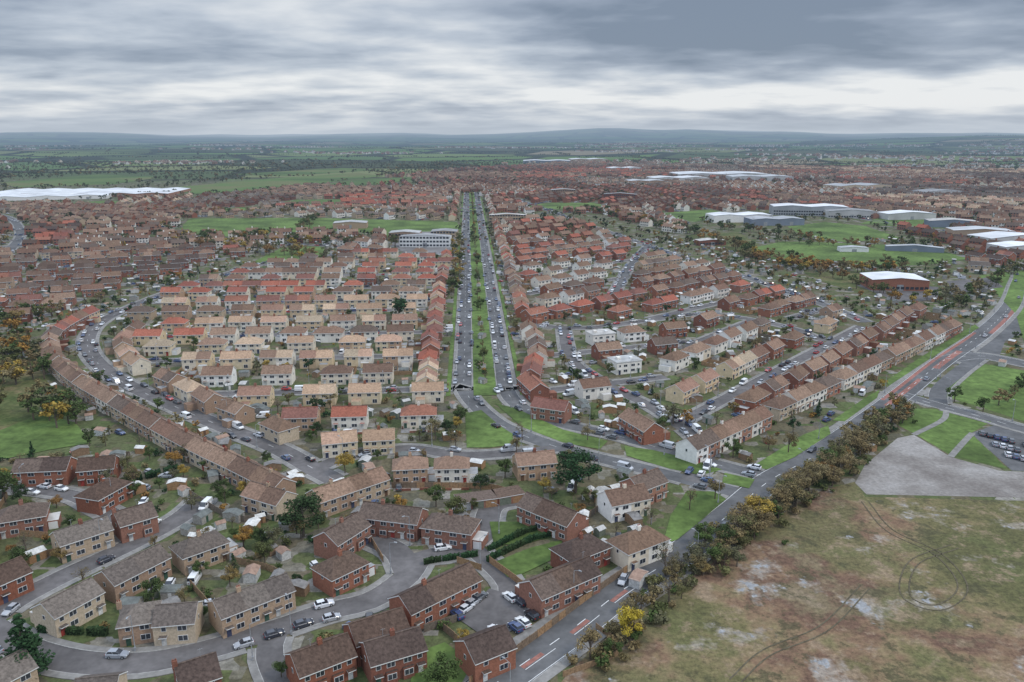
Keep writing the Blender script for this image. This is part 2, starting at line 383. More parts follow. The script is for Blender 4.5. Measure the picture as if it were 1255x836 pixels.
sheet([(1020,516),(1060,488),(1078,478),(1075,488),(1035,517)],'grass_verge','verge')
sheet([(1085,468),(1130,437),(1195,398),(1200,402),(1140,440),(1090,473)],'grass_verge','verge')
sheet([(812,668),(822,632),(842,602),(875,603),(890,612),(860,638),(830,662)],'grass_verge','verge')
sheet([(-60,560),(0,528),(50,508),(92,518),(112,543),(60,552),(10,562)],'green_field','verge')
sheet([(605,690),(650,672),(690,662),(682,684),(640,704),(622,708)],'lawn','verge')
sheet([(600,640),(640,640),(690,655),(640,668),(605,668)],'lawn','verge')
sheet([(512,800),(545,788),(580,812),(565,840),(500,850)],'lawn','verge')
sheet([(560,758),(600,722),(668,742),(640,768),(600,786)],'parking_court','asphalt2',.15)
sheet([(40,440),(0,440),(-80,470),(-60,560),(0,528),(45,508),(60,470)],'scrubland','scrub',.02)
sheet([(215,287),(232,268),(380,267),(560,272),(565,282),(480,290),(430,283),(370,284),(280,290)],'playing_field_grass','verge',.05)
sheet([(308,322),(345,304),(398,302),(395,316),(350,324)],'playing_field_grass','verge',.05)
sheet([(480,300),(485,285),(560,283),(560,312),(500,312)],'school_grounds','paving2',.06)
sheet([(915,305),(960,296),(1040,298),(1125,315),(1170,322),(1110,326),(1000,322),(940,318)],'playing_field_grass','verge',.05)
sheet([(965,278),(1010,272),(1060,277),(1105,292),(1040,297),(985,290)],'playing_field_grass','verge',.05)
sheet([(1060,300),(1130,300),(1190,318),(1150,322),(1100,312)],'playing_field_grass','verge',.07)
sheet([(800,262),(870,257),(905,264),(850,272)],'playing_field_grass','verge',.05)
sheet([(985,335),(1060,332),(1140,345),(1160,365),(1100,368),(1020,350)],'rough_grass','scrub',.05)
sheet([(1160,345),(1215,340),(1230,352),(1170,360)],'car_park','asphalt2',.06)
sheet([(1050,350),(1060,345),(1150,352),(1150,368),(1100,370)],'car_park','asphalt2',.065)
sheet([(1200,338),(1300,325),(1300,420),(1258,430),(1245,385)],'playing_field_grass','verge',.05)
for q in ([(840,288),(905,285),(930,300),(920,312),(860,300)],[(880,262),(960,258),(975,268),(900,277)]):
    sheet(q,'rough_grass','scrub',.05)
for q in ([(190,232),(330,219),(440,212),(470,216),(330,232),(240,238)],[(0,224),(120,214),(200,217),(140,226),(20,230)],[(280,214),(420,206),(470,208),(350,216)],[(380,228),(450,219),(520,217),(470,226)]):
    P=GP(q); SHEETS.append((P,'farm_field','field',.3)); fillpoly(P,2)
P=GP([(-80,247),(0,238),(80,231),(150,231),(200,236),(120,243),(20,251)]); fillpoly(P,2)
# ------------------------------------------------------------------ houses placement
HOUSES=[]; FAR=[]
def place(t,x,y,a,L,garden=True,lim=.06,force=False):
    W=TYPES[t][4]
    if not force and busy(x,y,a,L-.8,W)>lim: return False
    HOUSES.append((t,x,y,a,L,garden)); mark(x,y,a,L,W,3); return True
def ridge(t,u1,v1,u2,v2,flip=0,garden=True):
    z=TYPES[t][2]+TYPES[t][3]
    p=np.array(G(u1,v1,z)); q=np.array(G(u2,v2,z)); c=(p+q)/2; d=q-p; L=max(7,round(float(np.linalg.norm(d))))
    a=math.atan2(d[1],d[0])+(math.pi if flip else 0)
    place(t,c[0],c[1],a,L,garden=garden,force=True)
for h in [('R',447,615,516,623),('R',522,626,583,634),('R',645,603,708,628),('R',398,652,438,628),('R',394,690,438,670),('R',490,730,575,690),
 ('R',688,668,735,650),('R',650,712,722,682),('R',568,786,620,766),('W',757,658,807,640),('W',742,602,788,593),('W',773,586,806,574),
 ('R',428,765,492,745),('R',445,788,515,768),('R',356,802,426,776),('R',214,816,264,800),('T',262,736,350,703),('T',192,742,241,738),('T',152,742,186,737),
 ('T',126,700,194,667),('T',50,740,112,708),('T',214,666,272,646),('R',140,628,185,615),('T',66,652,130,632),('R',-4,622,55,613),('R',104,600,146,578),
 ('R',20,563,86,560),('R',96,562,142,558),('R',-22,702,26,682),('D',308,590,350,602),('D',383,600,468,572),('C',394,531,436,527),('C',444,527,484,525),
 ('C',482,560,523,558),('C',532,559,575,558),('C',632,556,678,552),('T',98,832,140,828),('W',842,538,935,497),('B',770,500,802,518),
 ('K',655,486,697,492),('K',645,455,662,470),('K',650,452,655,432),('R',-60,660,-10,650),('R',-50,610,-15,606),('GR',560,612,606,606),('GR',606,606,640,600),('T',-10,815,20,800)]:
    ridge(*h)
def row(px,t_,L,gap,grp=99,flip=0,z=7.3,lim=.1):
    P=smooth(GP(px,z),1.0); d,n=normals(P); i=0; k=0; N=len(P)
    while i+L<N:
        m=int(i+L/2); a=math.atan2(d[m][1],d[m][0])+(math.pi if flip else 0)
        t=random.choice(t_) if isinstance(t_,str) is False else t_
        place(t,P[m][0],P[m][1],a,L,lim=lim)
        k+=1; i+=L+(gap if k%grp==0 else 0)
row([(347,586),(300,563),(250,540),(205,517),(150,487),(95,455),(62,428)],['D','D','W','D'],12,1,6,flip=1,lim=.3)
row([(62,428),(62,404),(90,385),(130,368),(180,352),(225,340),(268,328),(300,318)],['B','K','D','E'],12,2,4,flip=1,lim=.3)
row([(378,528),(330,507),(272,486)],'D',12,2,3,lim=.3)
row([(262,482),(225,462),(180,443),(155,425),(150,408),(170,390)],['C','D'],13,4,1,lim=.2)
row([(945,490),(1000,466),(1070,435),(1140,403),(1180,385)],['W','W','B','D'],12,3,4,flip=0,lim=.2)
s=12
while s<AVL-5:
    for sd in (-1,1):
        if random.random()<.9:
            x,y=av(s,sd*(24+random.uniform(-.7,1.5))); a=math.atan2(avd[1],avd[0])
            a=a+(math.pi if sd>0 else 0)
            tt=random.choice(['E','K','K','C','D'] if sd<0 else ['E','K','B','W','W','D'])
            place(tt,x,y,a,12)
    s+=16.5
def district(c,ang,R,types,inside,spacing=60,semi=.5,roads=True):
    d=np.array([math.cos(ang),math.sin(ang)]); n=np.array([-d[1],d[0]])
    K=int(R/spacing)+1
    for k in range(-K,K+1):
        o=np.array(c)+n*(k*spacing+random.uniform(-3,3))
        ts=np.arange(-R,R,3.0); P=o+d*ts[:,None]
        ok=inside(P[:,0],P[:,1]); i_,j_=ci(P[:,0],P[:,1]); oc=occ[i_,j_]
        ok=ok&(oc!=2)&(oc!=3)
        i=0
        while i<len(ts):
            if ok[i]:
                j=i
                while j+1<len(ts) and ok[j+1]: j+=1
                if (j-i)*3>24:
                    yy=P[(i+j)//2][1]
                    if roads: road([P[i],P[j]],2.8 if yy<900 else 2.6,1.5 if yy<800 else .4,mat='asphalt2',name='street',cars=.42,straight=True)
                i=j+1
            else: i+=1
        for sd in (1,-1):
            t=-R+random.uniform(0,10); grp=0
            ty=random.choice(types); sem=random.random()<semi; so=0; ja=0
            while t<R:
                if sem:
                    L=random.choice([12,13,14]); gap=random.uniform(2.6,6); so=random.uniform(-1.0,1.6); ja=random.gauss(0,.035)
                else:
                    L=12; gap=0 if grp%5 else 5
                    if grp%5==0: so=random.uniform(-.8,1.6); ja=0
                p=o+d*(t+L/2)+n*sd*(12.4+so)
                if inside(p[0:1],p[1:2])[0] and place(ty,p[0],p[1],ang+ja+(0 if sd>0 else math.pi),L): pass
                else: 
                    if random.random()<.3: ty=random.choice(types)
                if random.random()<(.28 if sem else .1): ty=random.choice(types)
                t+=L+gap; grp+=1
def polyf(px):
    P=GP(px); return lambda xs,ys: inpoly(np.asarray(xs),np.asarray(ys),P)
a_av=math.atan2(avd[1],avd[0])-math.pi/2
c=G(400,440); district(c,a_av+.02,330,['C','C','D','C','C','W','E'],polyf([(556,375),(562,540),(490,545),(395,510),(390,560),(320,530),(230,495),(160,462),(135,440),(130,408),(170,384),(240,372)]),50,.6)
c=G(400,352); district(c,a_av-.03,420,['E','E','K','E','W','D'],polyf([(566,300),(560,376),(240,373),(180,372),(240,348),(300,325),(400,318)]),48,.15)
mang=math.atan2(*(np.array(G(1160,435))-np.array(G(945,588)))[::-1])
c=G(960,455); district(c,mang+.02,330,['W','W','D','B','C'],polyf([(800,505),(860,545),(935,560),(1010,505),(1110,445),(1190,392),(1130,385),(1060,400),(940,392),(860,395),(830,430)]),51,.25)
c=G(720,430); district(c,a_av+.30,260,['F','W','F','B'],polyf([(645,402),(640,480),(700,505),(800,505),(840,430),(860,398)]),48,.3)
c=G(760,340); district(c,mang-.12,420,['W','B','D','W','K'],polyf([(610,270),(625,395),(860,390),(1050,392),(960,360),(860,328),(760,296),(690,270)]),50,.35)
row([(1075,380),(1000,357),(900,325),(800,294),(720,268)],['W','D','B'],12,2,5,flip=0,lim=.2)
def lreg(px,ang,types,sp=56,semi=.5,R=420):
    P=GP(px); c=np.mean(np.array(P),0); district(c,ang,R,types,lambda xs,ys:inpoly(np.asarray(xs),np.asarray(ys),P),sp,semi)
lreg([(-60,400),(50,395),(100,370),(240,330),(300,312),(215,300),(0,318),(-60,330)],.35,['B','R','R','D','K'],46,.5,600)
lreg([(-60,500),(-60,470),(0,470),(40,490),(40,510),(0,520)],.2,['R'],50,.5,100)
town=np.zeros((NX,NY),np.uint8)
TP=GP([(-260,262),(-20,254),(60,249),(200,243),(300,238),(430,222),(560,208),(700,200),(850,203),(1000,205),(1300,210),(1500,216),(1500,330),(1260,322),(1240,345),(1190,330),(1160,300),(1060,270),(960,255),(860,262),(830,290),(740,262),(610,262),(600,262),(566,262),(566,300),(480,312),(400,318),(310,318),(215,300),(0,318),(-260,340)])
fillpoly(TP,1,town)
for k in range(24):
    yy=random.uniform(900,2600); xx=random.uniform(-.7*yy,.75*yy); rr=random.uniform(25,65)
    P=[(xx+rr*random.uniform(.7,1.5)*math.cos(a_),yy+rr*random.uniform(.7,1.5)*math.sin(a_)) for a_ in np.linspace(0,6.28,7)[:-1]]
    if abs(xx+.053*yy)<60 or town[ci([xx],[yy])][0]==0 or occ[ci([xx],[yy])][0]: continue
    fillpoly(P,2); SHEETS.append((P,'town_green',random.choice(['verge','field','scrub']),.06))
def frust(xs,ys): return (np.abs(xs)<.74*ys+140)
seeds=[]
for yy in np.arange(500,2950,230):
    for xx in np.arange(-.74*yy-300,.74*yy+300,260):
        seeds.append((xx+random.uniform(-80,80),yy+random.uniform(-80,80),random.uniform(0,math.pi),random.random()))
SA=np.array([(s_[0],s_[1]) for s_ in seeds])
TSETS=[['K','B','R'],['D','B'],['K','D','E'],['W','B'],['R','T'],['D','W','T'],['C','B'],['R','D','K']]
for k,(sx,sy,sa,sr) in enumerate(seeds):
    def ins(xs,ys,k=k):
        xs=np.asarray(xs);ys=np.asarray(ys)
        i,j=ci(xs,ys); ok=(town[i,j]==1)&frust(xs,ys)
        if not ok.any(): return ok
        near=SA[(np.abs(SA[:,0]-sx)<600)&(np.abs(SA[:,1]-sy)<600)]
        d2=(xs[:,None]-near[:,0])**2+(ys[:,None]-near[:,1])**2
        me=(xs-sx)**2+(ys-sy)**2
        return ok&(me<=d2.min(1)+1)
    district((sx,sy),sa,210,random.choice(TSETS),ins,46 if sy<1500 else 52,.45,roads=sy<1300)
print('houses',len(HOUSES),'roads',len(ROADS),time.time()-T0)
# ------------------------------------------------------------------ build roads
kd=kdtree.KDTree(sum(len(r['P']) for r in ROADS)); idm=[]
for r in ROADS:
    for p in r['P']:
        kd.insert((p[0],p[1],0),len(idm)); idm.append(r['id'])
kd.balance()
farb=MB()
for r in ROADS:
    P,n=r['P'],r['n']; near=P[:,1].min()<900; b=MB() if near else farb
    ribbon(b,P,n,-r['hw'],r['hw'],r['z'],r['mat'])
    if r['dash']:
        for i in range(0,len(P)-2,3):
            ribbon(b,P[i:i+2],n[i:i+2],-.09,.09,r['z']+.008,'paint')
        for sd in (-1,1): ribbon(b,P,n,sd*(r['hw']-.35)-.07,sd*(r['hw']-.35)+.07,r['z']+.008,'paint')
    elif near and r['name'] in('avenue_carriageway','crescent_road'):
        for i in range(0,len(P)-2,4): ribbon(b,P[i:i+2],n[i:i+2],-.06,.06,r['z']+.008,'paint')
    if r['name']=='main_road':
        def near_i(u,v):
            g=np.array(G(u,v)); return int(np.argmin(((P-g)**2).sum(1)))
        for a0 in range(near_i(640,816),near_i(775,716),5):
            ribbon(b,P[a0:a0+3],n[a0:a0+3],-1.2,-.2,r['z']+.004,'redlane')
            ribbon(b,P[a0:a0+4],n[a0:a0+4],-1.62,-1.48,r['z']+.008,'paint')
        def seg(p,q,o0,o1):
            i0,i1=near_i(*p),near_i(*q); ribbon(b,P[i0:i1],n[i0:i1],o0,o1,r['z']+.004,'redlane')
        seg((1000,558),(1060,516),-4.2,-3.0); seg((1085,497),(1130,462),-1.0,1.0); seg((1090,493),(1205,408),2.6,4.2); seg((1145,452),(1175,428),-2.2,.6); seg((1205,408),(1240,372),-4.2,-2.0)
    if near: obj(r['name'],b.mesh(r['name']))
    if near and r['pav']>.5:
        b=MB(); hw,pv=r['hw'],r['pav']
        for sd in (-1,1):
            for i in range(len(P)-1):
                m=(P[i]+P[i+1])/2+n[i]*sd*(hw+pv*.5)
                bad=False
                for co,ix,ds in kd.find_range((m[0],m[1],0),9):
                    q=idm[ix]
                    if q!=r['id'] and ds<ROADS[q]['hw']+pv*.5+.6: bad=True;break
                if bad: continue
                a=P[i]+n[i]*sd*hw; c=P[i+1]+n[i+1]*sd*hw; a2=P[i]+n[i]*sd*(hw+pv); c2=P[i+1]+n[i+1]*sd*(hw+pv)
                a1=P[i]+n[i]*sd*(hw+.14); c1=P[i+1]+n[i+1]*sd*(hw+.14); zz=r['z']+.12
                b.poly([(a1[0],a1[1],zz),(c1[0],c1[1],zz),(c2[0],c2[1],zz),(a2[0],a2[1],zz)],'paving')
                b.poly([(a[0],a[1],zz),(c[0],c[1],zz),(c1[0],c1[1],zz),(a1[0],a1[1],zz)],'kerb')
                b.poly([(a[0],a[1],0),(c[0],c[1],0),(c[0],c[1],zz),(a[0],a[1],zz)],'kerb')
                b.poly([(a2[0],a2[1],0),(c2[0],c2[1],0),(c2[0],c2[1],zz),(a2[0],a2[1],zz)],'paving')
        if b.v: obj('pavement',b.mesh('pavement'))
if farb.v: obj('distant_streets',farb.mesh('distant_streets'))
# special materials
t=NT('waste_ground')
n1=t.noise(.02,5,.68); n2=t.noise(.10,6,.75,off=(40,7,0)); n3=t.noise(.05,5,.7,off=(-90,33,0)); n4=t.noise(.9,4,.8); n5=t.noise(.035,4,.6,off=(15,-60,0))
c=t.ramp(n1,[(.38,(.10,.095,.038)),(.45,(.145,.125,.055)),(.49,(.20,.15,.08)),(.53,(.19,.12,.072)),(.57,(.13,.075,.05)),(.62,(.17,.13,.075)),(.70,(.25,.19,.13))])
c=t.mix(t.map(n5,.50,.57,0,.65),c,(.105,.112,.042))
c=t.mix(t.map(n2,.54,.60,0,.75),c,(.065,.062,.03))
c=t.mix(t.map(n2,.46,.38,0,.75),c,(.26,.19,.125))
c=t.mix(t.map(n3,.56,.63,0,.8),c,(.30,.26,.215))
pud=t.map(t.math('ADD',t.math('MULTIPLY',n3,.65),t.math('MULTIPLY',n2,.35)),.588,.605,0,1)
c=t.mix(pud,c,(.26,.26,.26))
c=t.scale(c,t.map(n4,.3,.7,.5,1.4))
mt['waste']=t.fin(c,t.map(pud,0,1,.95,.4),.25)
t=NT('gravel'); c=t.ramp(t.noise(.05,5,.65),[(.38,(.17,.15,.135)),(.5,(.23,.21,.19)),(.62,(.30,.28,.26))]); c=t.scale(c,t.map(t.noise(.9,4,.7),.3,.7,.75,1.25)); mt['gravel']=t.fin(c,.9)
t=NT('scrub'); c=t.ramp(t.noise(.06,5,.65),[(.38,(.06,.08,.024)),(.5,(.10,.11,.04)),(.62,(.16,.13,.065))]); c=t.scale(c,t.map(t.noise(.6,3,.7),.3,.7,.65,1.35)); mt['scrub']=t.fin(c,.95)
t=NT('farm_field'); c=t.ramp(t.noise(.004,3,.6),[(.38,(.07,.11,.035)),(.5,(.10,.155,.045)),(.6,(.14,.15,.06))]); mt['field']=t.fin(c,.95)
mt['paving2']=M('school_tarmac',[(.17,.16,.155)],nscale=.05)
t=NT('ground')
a=t.noise(.05,4,.65); 
vo=t.n.new('ShaderNodeTexVoronoi'); vo.inputs['Scale'].default_value=.2; vo.distance='CHEBYCHEV'; t.l.new(t.pos,vo.inputs['Vector'])
gs=t.n.new('ShaderNodeSeparateColor'); t.l.new(vo.outputs['Color'],gs.inputs[0])
tw=t.ramp(gs.outputs[0],[(0,(.075,.10,.032)),(.22,(.12,.10,.06)),(.40,(.08,.10,.034)),(.55,(.20,.18,.15)),(.66,(.09,.12,.04)),(.78,(.14,.115,.08)),(.88,(.26,.24,.215)),(.95,(.10,.09,.07))],True)
tw=t.mix(t.map(a,.38,.62,.1,.6),tw,(.10,.095,.052))
tw=t.scale(tw,t.map(t.noise(.7,3,.8),.3,.7,.6,1.4))
mp=t.n.new('ShaderNodeMapping'); mp.inputs['Scale'].default_value=(.0021,.0017,0); mp.inputs['Rotation'].default_value=(0,0,.4); t.l.new(t.pos,mp.inputs[0])
v2=t.n.new('ShaderNodeTexVoronoi'); v2.inputs['Scale'].default_value=1; t.l.new(mp.outputs[0],v2.inputs['Vector'])
g2=t.n.new('ShaderNodeSeparateColor'); t.l.new(v2.outputs['Color'],g2.inputs[0])
fc=t.ramp(g2.outputs[1],[(0,(.11,.18,.05)),(.18,(.07,.10,.04)),(.30,(.15,.20,.065)),(.44,(.08,.09,.045)),(.54,(.24,.20,.13)),(.64,(.09,.15,.05)),(.78,(.17,.19,.08)),(.90,(.05,.065,.03))],True)
v3=t.n.new('ShaderNodeTexVoronoi'); v3.feature='DISTANCE_TO_EDGE'; v3.inputs['Scale'].default_value=1; t.l.new(mp.outputs[0],v3.inputs['Vector'])
fc=t.mix(t.map(v3.outputs['Distance'],.04,.07,1,0),fc,(.025,.033,.017))
fc=t.mix(t.map(t.noise(.0006,4,.6),.54,.62,0,.7),fc,(.035,.048,.026))
sx=t.n.new('ShaderNodeSeparateXYZ'); t.l.new(t.pos,sx.inputs[0])
dist=t.math('ADD',sx.outputs[1],t.math('MULTIPLY',t.noise(.002,3),500))
c=t.mix(t.map(dist,1900,2200,0,1),tw,fc)
mt['ground']=t.fin(c,.95)
def hfun(x,y):
    r=math.hypot(x,y)
    if r<3200: return 0.0
    k=min(1,(r-3200)/1500); k=k*k*(3-2*k)
    h=22*k*(mnoise.noise((x/1500,y/1300,0))+.3)
    h+=75*math.exp(-((x-4300)**2/(1500**2)+(y-6200)**2/(2200**2)))*k
    k2=max(0,min(1,(r-9000)/5000)); k2=k2*k2*(3-2*k2)
    az=math.atan2(x,y)
    h+=k2*(60+70*mnoise.noise((az*5+3,0,0))+40*mnoise.noise((az*14,2,0))+90*math.exp(-((az-.2)/.16)**2)+(45 if r>15000 else 0)*mnoise.noise((az*9+7,r/4000,0)))
    return h
rad=[0,40,80,150,250,400,700,1100,1600,2200,2800,3200]+list(np.linspace(3500,9000,24))+list(np.linspace(9300,20000,30)); NA=240
vs=[(0,0,0)]; fs=[]
for r_ in rad[1:]:
    for k in range(NA):
        an=2*math.pi*k/NA; x,y=r_*math.sin(an),r_*math.cos(an); vs.append((x,y,hfun(x,y)))
for k in range(NA): fs.append((0,1+(k+1)%NA,1+k))
for q in range(len(rad)-2):
    o=1+q*NA
    for k in range(NA): fs.append((o+k,o+(k+1)%NA,o+NA+(k+1)%NA,o+NA+k))
me=bpy.data.meshes.new('ground'); me.from_pydata(vs,[],fs); me.materials.append(mt['ground']); 
me.polygons.foreach_set('use_smooth',[True]*len(fs)); me.update()
bm=bmesh.new(); bm.from_mesh(me); bmesh.ops.recalc_face_normals(bm,faces=bm.faces); bm.to_mesh(me); bm.free()
obj('ground',me)
for k,(P,name,mat,z) in enumerate(SHEETS):
    me=bpy.data.meshes.new(name)
    ar=sum(P[i][0]*P[(i+1)%len(P)][1]-P[(i+1)%len(P)][0]*P[i][1] for i in range(len(P)))
    if ar<0: P=P[::-1]
    me.from_pydata([(p[0],p[1],z+k*.0011) for p in P],[],[tuple(range(len(P)))]); me.materials.append(mt[mat]); obj(name,me)
b=MB(); Q=smooth([av(AVL,0),av(2,0)],4); d,n=normals(Q); ribbon(b,Q,n,-4.6,4.6,.17,'verge'); obj('avenue_median_grass',b.mesh('median'))
for sd in (-1,1):
    b=MB(); ribbon(b,Q,n,sd*14.6-.9,sd*14.6+.9,.155+.002*sd,'verge'); obj('grass_verge',b.mesh('verge'))
for px in ([(1060,615),(1090,650),(1150,680),(1180,720),(1150,745),(1110,730),(1120,690),(1170,670)],[(900,836),(940,800),(1010,770),(1060,720)]):
    P=smooth(GP(px),2); d,n=normals(P); b=MB()
    for o in (-1.0,1.0): ribbon(b,P,n,o-.16,o+.16,.085,'soil')
    obj('dirt_track',b.mesh('dirt_track'))
for px in ([(1165,560),(1183,540),(1192,531)],[(1120,533),(1155,515),(1160,503)]):
    P=smooth(GP(px),2); d,n=normals(P); b=MB(); ribbon(b,P,n,-1,1,.1,'paving'); obj('footpath',b.mesh('footpath'))
# ------------------------------------------------------------------ trees
def leaves(b,C,Rr,n,size,k,flat=.8):
    for q in range(n):
        ci_=random.randrange(len(C)); c=C[ci_]; R=Rr[ci_]
        v=Vector((random.gauss(0,1),random.gauss(0,1),random.gauss(0,1))).normalized()*R*(random.random()**.4)
        p=Vector(c)+Vector((v.x,v.y,v.z*flat))
        nrm=(v.normalized()*1.2+Vector((random.gauss(0,1),random.gauss(0,1),random.gauss(0,1)+.6))).normalized()
        t1=nrm.orthogonal().normalized(); t2=nrm.cross(t1); an=random.random()*6.28
        e1=(t1*math.cos(an)+t2*math.sin(an)); e2=nrm.cross(e1); s_=size*random.uniform(.6,1.3)
        b.poly([p-e1*s_*.5,p+e2*s_*.35,p+e1*s_*.5,p-e2*s_*.35],k)
def tube(b,p,q,r0,r1,k='bark',n=6):
    p=Vector(p);q=Vector(q); d=(q-p).normalized(); a=d.orthogonal().normalized(); c=d.cross(a)
    R0=[p+(a*math.cos(6.283*i/n)+c*math.sin(6.283*i/n))*r0 for i in range(n)]
    R1=[q+(a*math.cos(6.283*i/n)+c*math.sin(6.283*i/n))*r1 for i in range(n)]
    for i in range(n): b.poly([R0[i],R0[(i+1)%n],R1[(i+1)%n],R1[i]],k)
def tree_mesh(leaf,n,size,Hh=10,R=4,shape='round',ncl=16,limb=8):
    b=MB(); C=[];Rr=[]
    if shape=='conifer':
        for i in range(ncl):
            f=(i+.5)/ncl; rr=R*(1-f)*.9
            for k in range(max(1,int(5*(1-f)))):
                an=random.random()*6.28; C.append((rr*.6*math.cos(an),rr*.6*math.sin(an),Hh*(.1+.88*f))); Rr.append(rr*.55+.35)
        tube(b,(0,0,-.2),(0,0,Hh*.9),.25,.05)
    else:
        z0=Hh*.60
        for i in range(ncl):
            v=Vector((random.gauss(0,1),random.gauss(0,1),random.gauss(0,1))).normalized()*(random.uniform(.35,.85))
            C.append((v.x*R,v.y*R,z0+v.z*Hh*.36)); Rr.append(R*random.uniform(.22,.42))
        tube(b,(0,0,-.2),(.1,0,Hh*.45),Hh*.028,Hh*.017)
        tube(b,(.1,0,Hh*.45),(0,.1,Hh*.8),Hh*.017,Hh*.006)
        for i in range(limb):
            c=C[i%ncl]; s0=(.08,0,Hh*random.uniform(.25,.55)); tube(b,s0,c,Hh*.011,Hh*.003,n=4)
            for k in range(3):
                tube(b,c,(c[0]+random.gauss(0,R*.28),c[1]+random.gauss(0,R*.28),c[2]+random.uniform(0,R*.5)),Hh*.004,Hh*.0015,n=3)
    leaves(b,C,Rr,n,size,leaf)
    return b.mesh('tree')
TR={}
for nm,leaf in (('green','leaf_green'),('ev','leaf_dark'),('autumn','leaf_autumn'),('brown','leaf_brown')):
    TR[nm]=[[tree_mesh(leaf,2600 if nm!='brown' else 1400,.46,10,4.2,limb=10) for _ in range(2)],[tree_mesh(leaf,420 if nm!='brown' else 300,.95,10,4.2,ncl=10,limb=4) for _ in range(2)]]
TR['yellow']=[[tree_mesh('leaf_yellow',2400,.42,10,3.8)]]*2
TR['bare']=[[tree_mesh('leaf_brown',380,.35,10,4,limb=16)],[tree_mesh('leaf_brown',110,.6,10,4,limb=8)]]
TR['conifer']=[[tree_mesh('leaf_dark',3200,.5,13,3.4,'conifer')],[tree_mesh('leaf_dark',500,.95,13,3.4,'conifer')]]
def shrubm(leaf,n,size):
    b=MB(); C=[(random.uniform(-.7,.7),random.uniform(-.7,.7),random.uniform(.4,1.1)) for _ in range(6)]; leaves(b,C,[.6]*6,n,size,leaf)
    for q in range(3): tube(b,(0,0,-.1),(random.uniform(-.5,.5),random.uniform(-.5,.5),.8),.05,.02,n=3)
    return b.mesh('shrub')
SH=[shrubm(l,120,.45) for l in ('leaf_green','leaf_dark','leaf_brown','leaf_autumn','leaf_green')]
SHB=shrubm('leaf_brown',150,.42)
TN={'green':'broadleaf_tree','ev':'evergreen_tree','autumn':'autumn_tree','brown':'autumn_tree','yellow':'yellow_tree','bare':'bare_tree','conifer':'conifer_tree'}
def tree(kind,x,y,h,wide=1):
    lod=0 if math.hypot(x,y)<270 else 1
    me=random.choice(TR[kind][lod]); s_=h/(13 if kind=='conifer' else 10.2)
    obj(TN[kind],me,x,y,0,random.random()*6.28,(s_*wide*random.uniform(.9,1.1),s_*wide*random.uniform(.9,1.1),s_))
for u,v,k,h,w in [(372,658,'ev',13,1.15),(705,604,'ev',14,1.3),(34,832,'conifer',14,1.5),(6,615,'green',11,1),(770,785,'yellow',9,1),(423,580,'autumn',8,1),
  (325,692,'green',7,1),(318,672,'green',6,1),(489,392,'ev',15,1.1),(390,509,'ev',8,1.1),(876,612,'brown',8,.9),(966,555,'brown',8,1),(640,540,'bare',7,1),
  (250,760,'green',3.5,1),(225,585,'autumn',5,1),(20,470,'autumn',11,1.2),(70,525,'autumn',12,1.1),(15,410,'autumn',10,1.3),(35,505,'brown',10,1.2),(10,450,'green',11,1.4),
  (50,490,'brown',9,1.3),(0,480,'brown',10,1.3),(90,505,'green',8,1),(25,430,'brown',9,1.3),(825,520,'brown',8,1.5),(842,522,'autumn',7,1),(845,625,'bare',7,.9),(815,705,'bare',9,1),
  (540,850,'green',8,1.2),(75,690,'autumn',5,1),(345,830,'green',4,1),(690,515,'bare',7,1),(720,540,'brown',6,1),(633,555,'brown',6,1),(400,680,'green',5,1),(580,625,'green',4,1)]:
    x,y=G(u,v); tree(k,x,y,h,w)
P=smooth(GP([(725,822),(770,775),(825,722),(890,672),(950,628),(995,592),(1040,560),(1085,522),(1110,505)]),1.0); d,n=normals(P)
for i in range(0,len(P),3):
    f=i/len(P)
    if f<.25 and random.random()<.25: continue
    for k in range(1 if f<.2 else 2):
        o=random.gauss(0,2.2); x,y=P[i]+n[i]*o
        kind=random.choices(['brown','green','autumn','bare'],[7,1.8,.8,3.5 if f<.3 else .9])[0]
        tree(kind,x,y,random.uniform(4,6.8)+(1.8 if f>.3 else 0),1.25)
for i in range(0,len(P),1):
    x,y=P[i]+n[i]*random.gauss(0,2.8); s_=random.uniform(.8,1.9); obj('shrub',random.choice([SHB,SHB,SH[0]]),x,y,0,random.random()*6,(s_,s_,s_))
for s_ in np.arange(20,AVL,27):
    x,y=av(s_,random.uniform(-.6,.6)); tree(random.choice(['bare','bare','brown','autumn']),x,y,random.uniform(4,5.8) if s_<260 else random.uniform(5,7.5),.8)
def treeline(px,sp,hs,kinds,jit=3):
    P=smooth(GP(px),sp)
    for p in P: tree(random.choice(kinds),p[0]+random.gauss(0,jit),p[1]+random.gauss(0,jit),random.uniform(*hs),1.3)
AU=['autumn','brown','green','green','brown']
treeline([(905,312),(980,328),(1060,335),(1100,330)],5,(7,12),['autumn','brown','green'],6)
treeline([(905,305),(940,322),(1010,334)],6,(7,12),['autumn','brown','green'],6)
treeline([(720,258),(800,275),(870,295),(910,305)],7,(7,12),AU,7)
treeline([(215,300),(260,293),(340,298),(400,300),(470,300)],5,(8,13),['autumn','brown','green'],9)
treeline([(240,300),(330,310),(400,320)],6,(8,12),['autumn','brown'],8)
treeline([(365,286),(385,268)],9,(7,10),['brown','green'],3)
treeline([(215,262),(400,262),(560,266)],8,(7,11),['brown','green','autumn'],5)
treeline([(960,298),(1060,303),(1120,303),(1180,312)],8,(6,10),['green','brown','autumn'],4)
treeline([(985,335),(1050,348),(1100,372),(1180,365)],9,(6,10),AU,5)
treeline([(-40,400),(30,395),(60,380)],6,(7,12),AU,6)
treeline([(-60,430),(0,440),(55,430)],5,(7,12),AU,6)
treeline([(1165,380),(1250,330)],7,(6,10),['brown','green'],4)
treeline([(1205,505),(1170,494)],6,(4,7),['brown','green'],1)
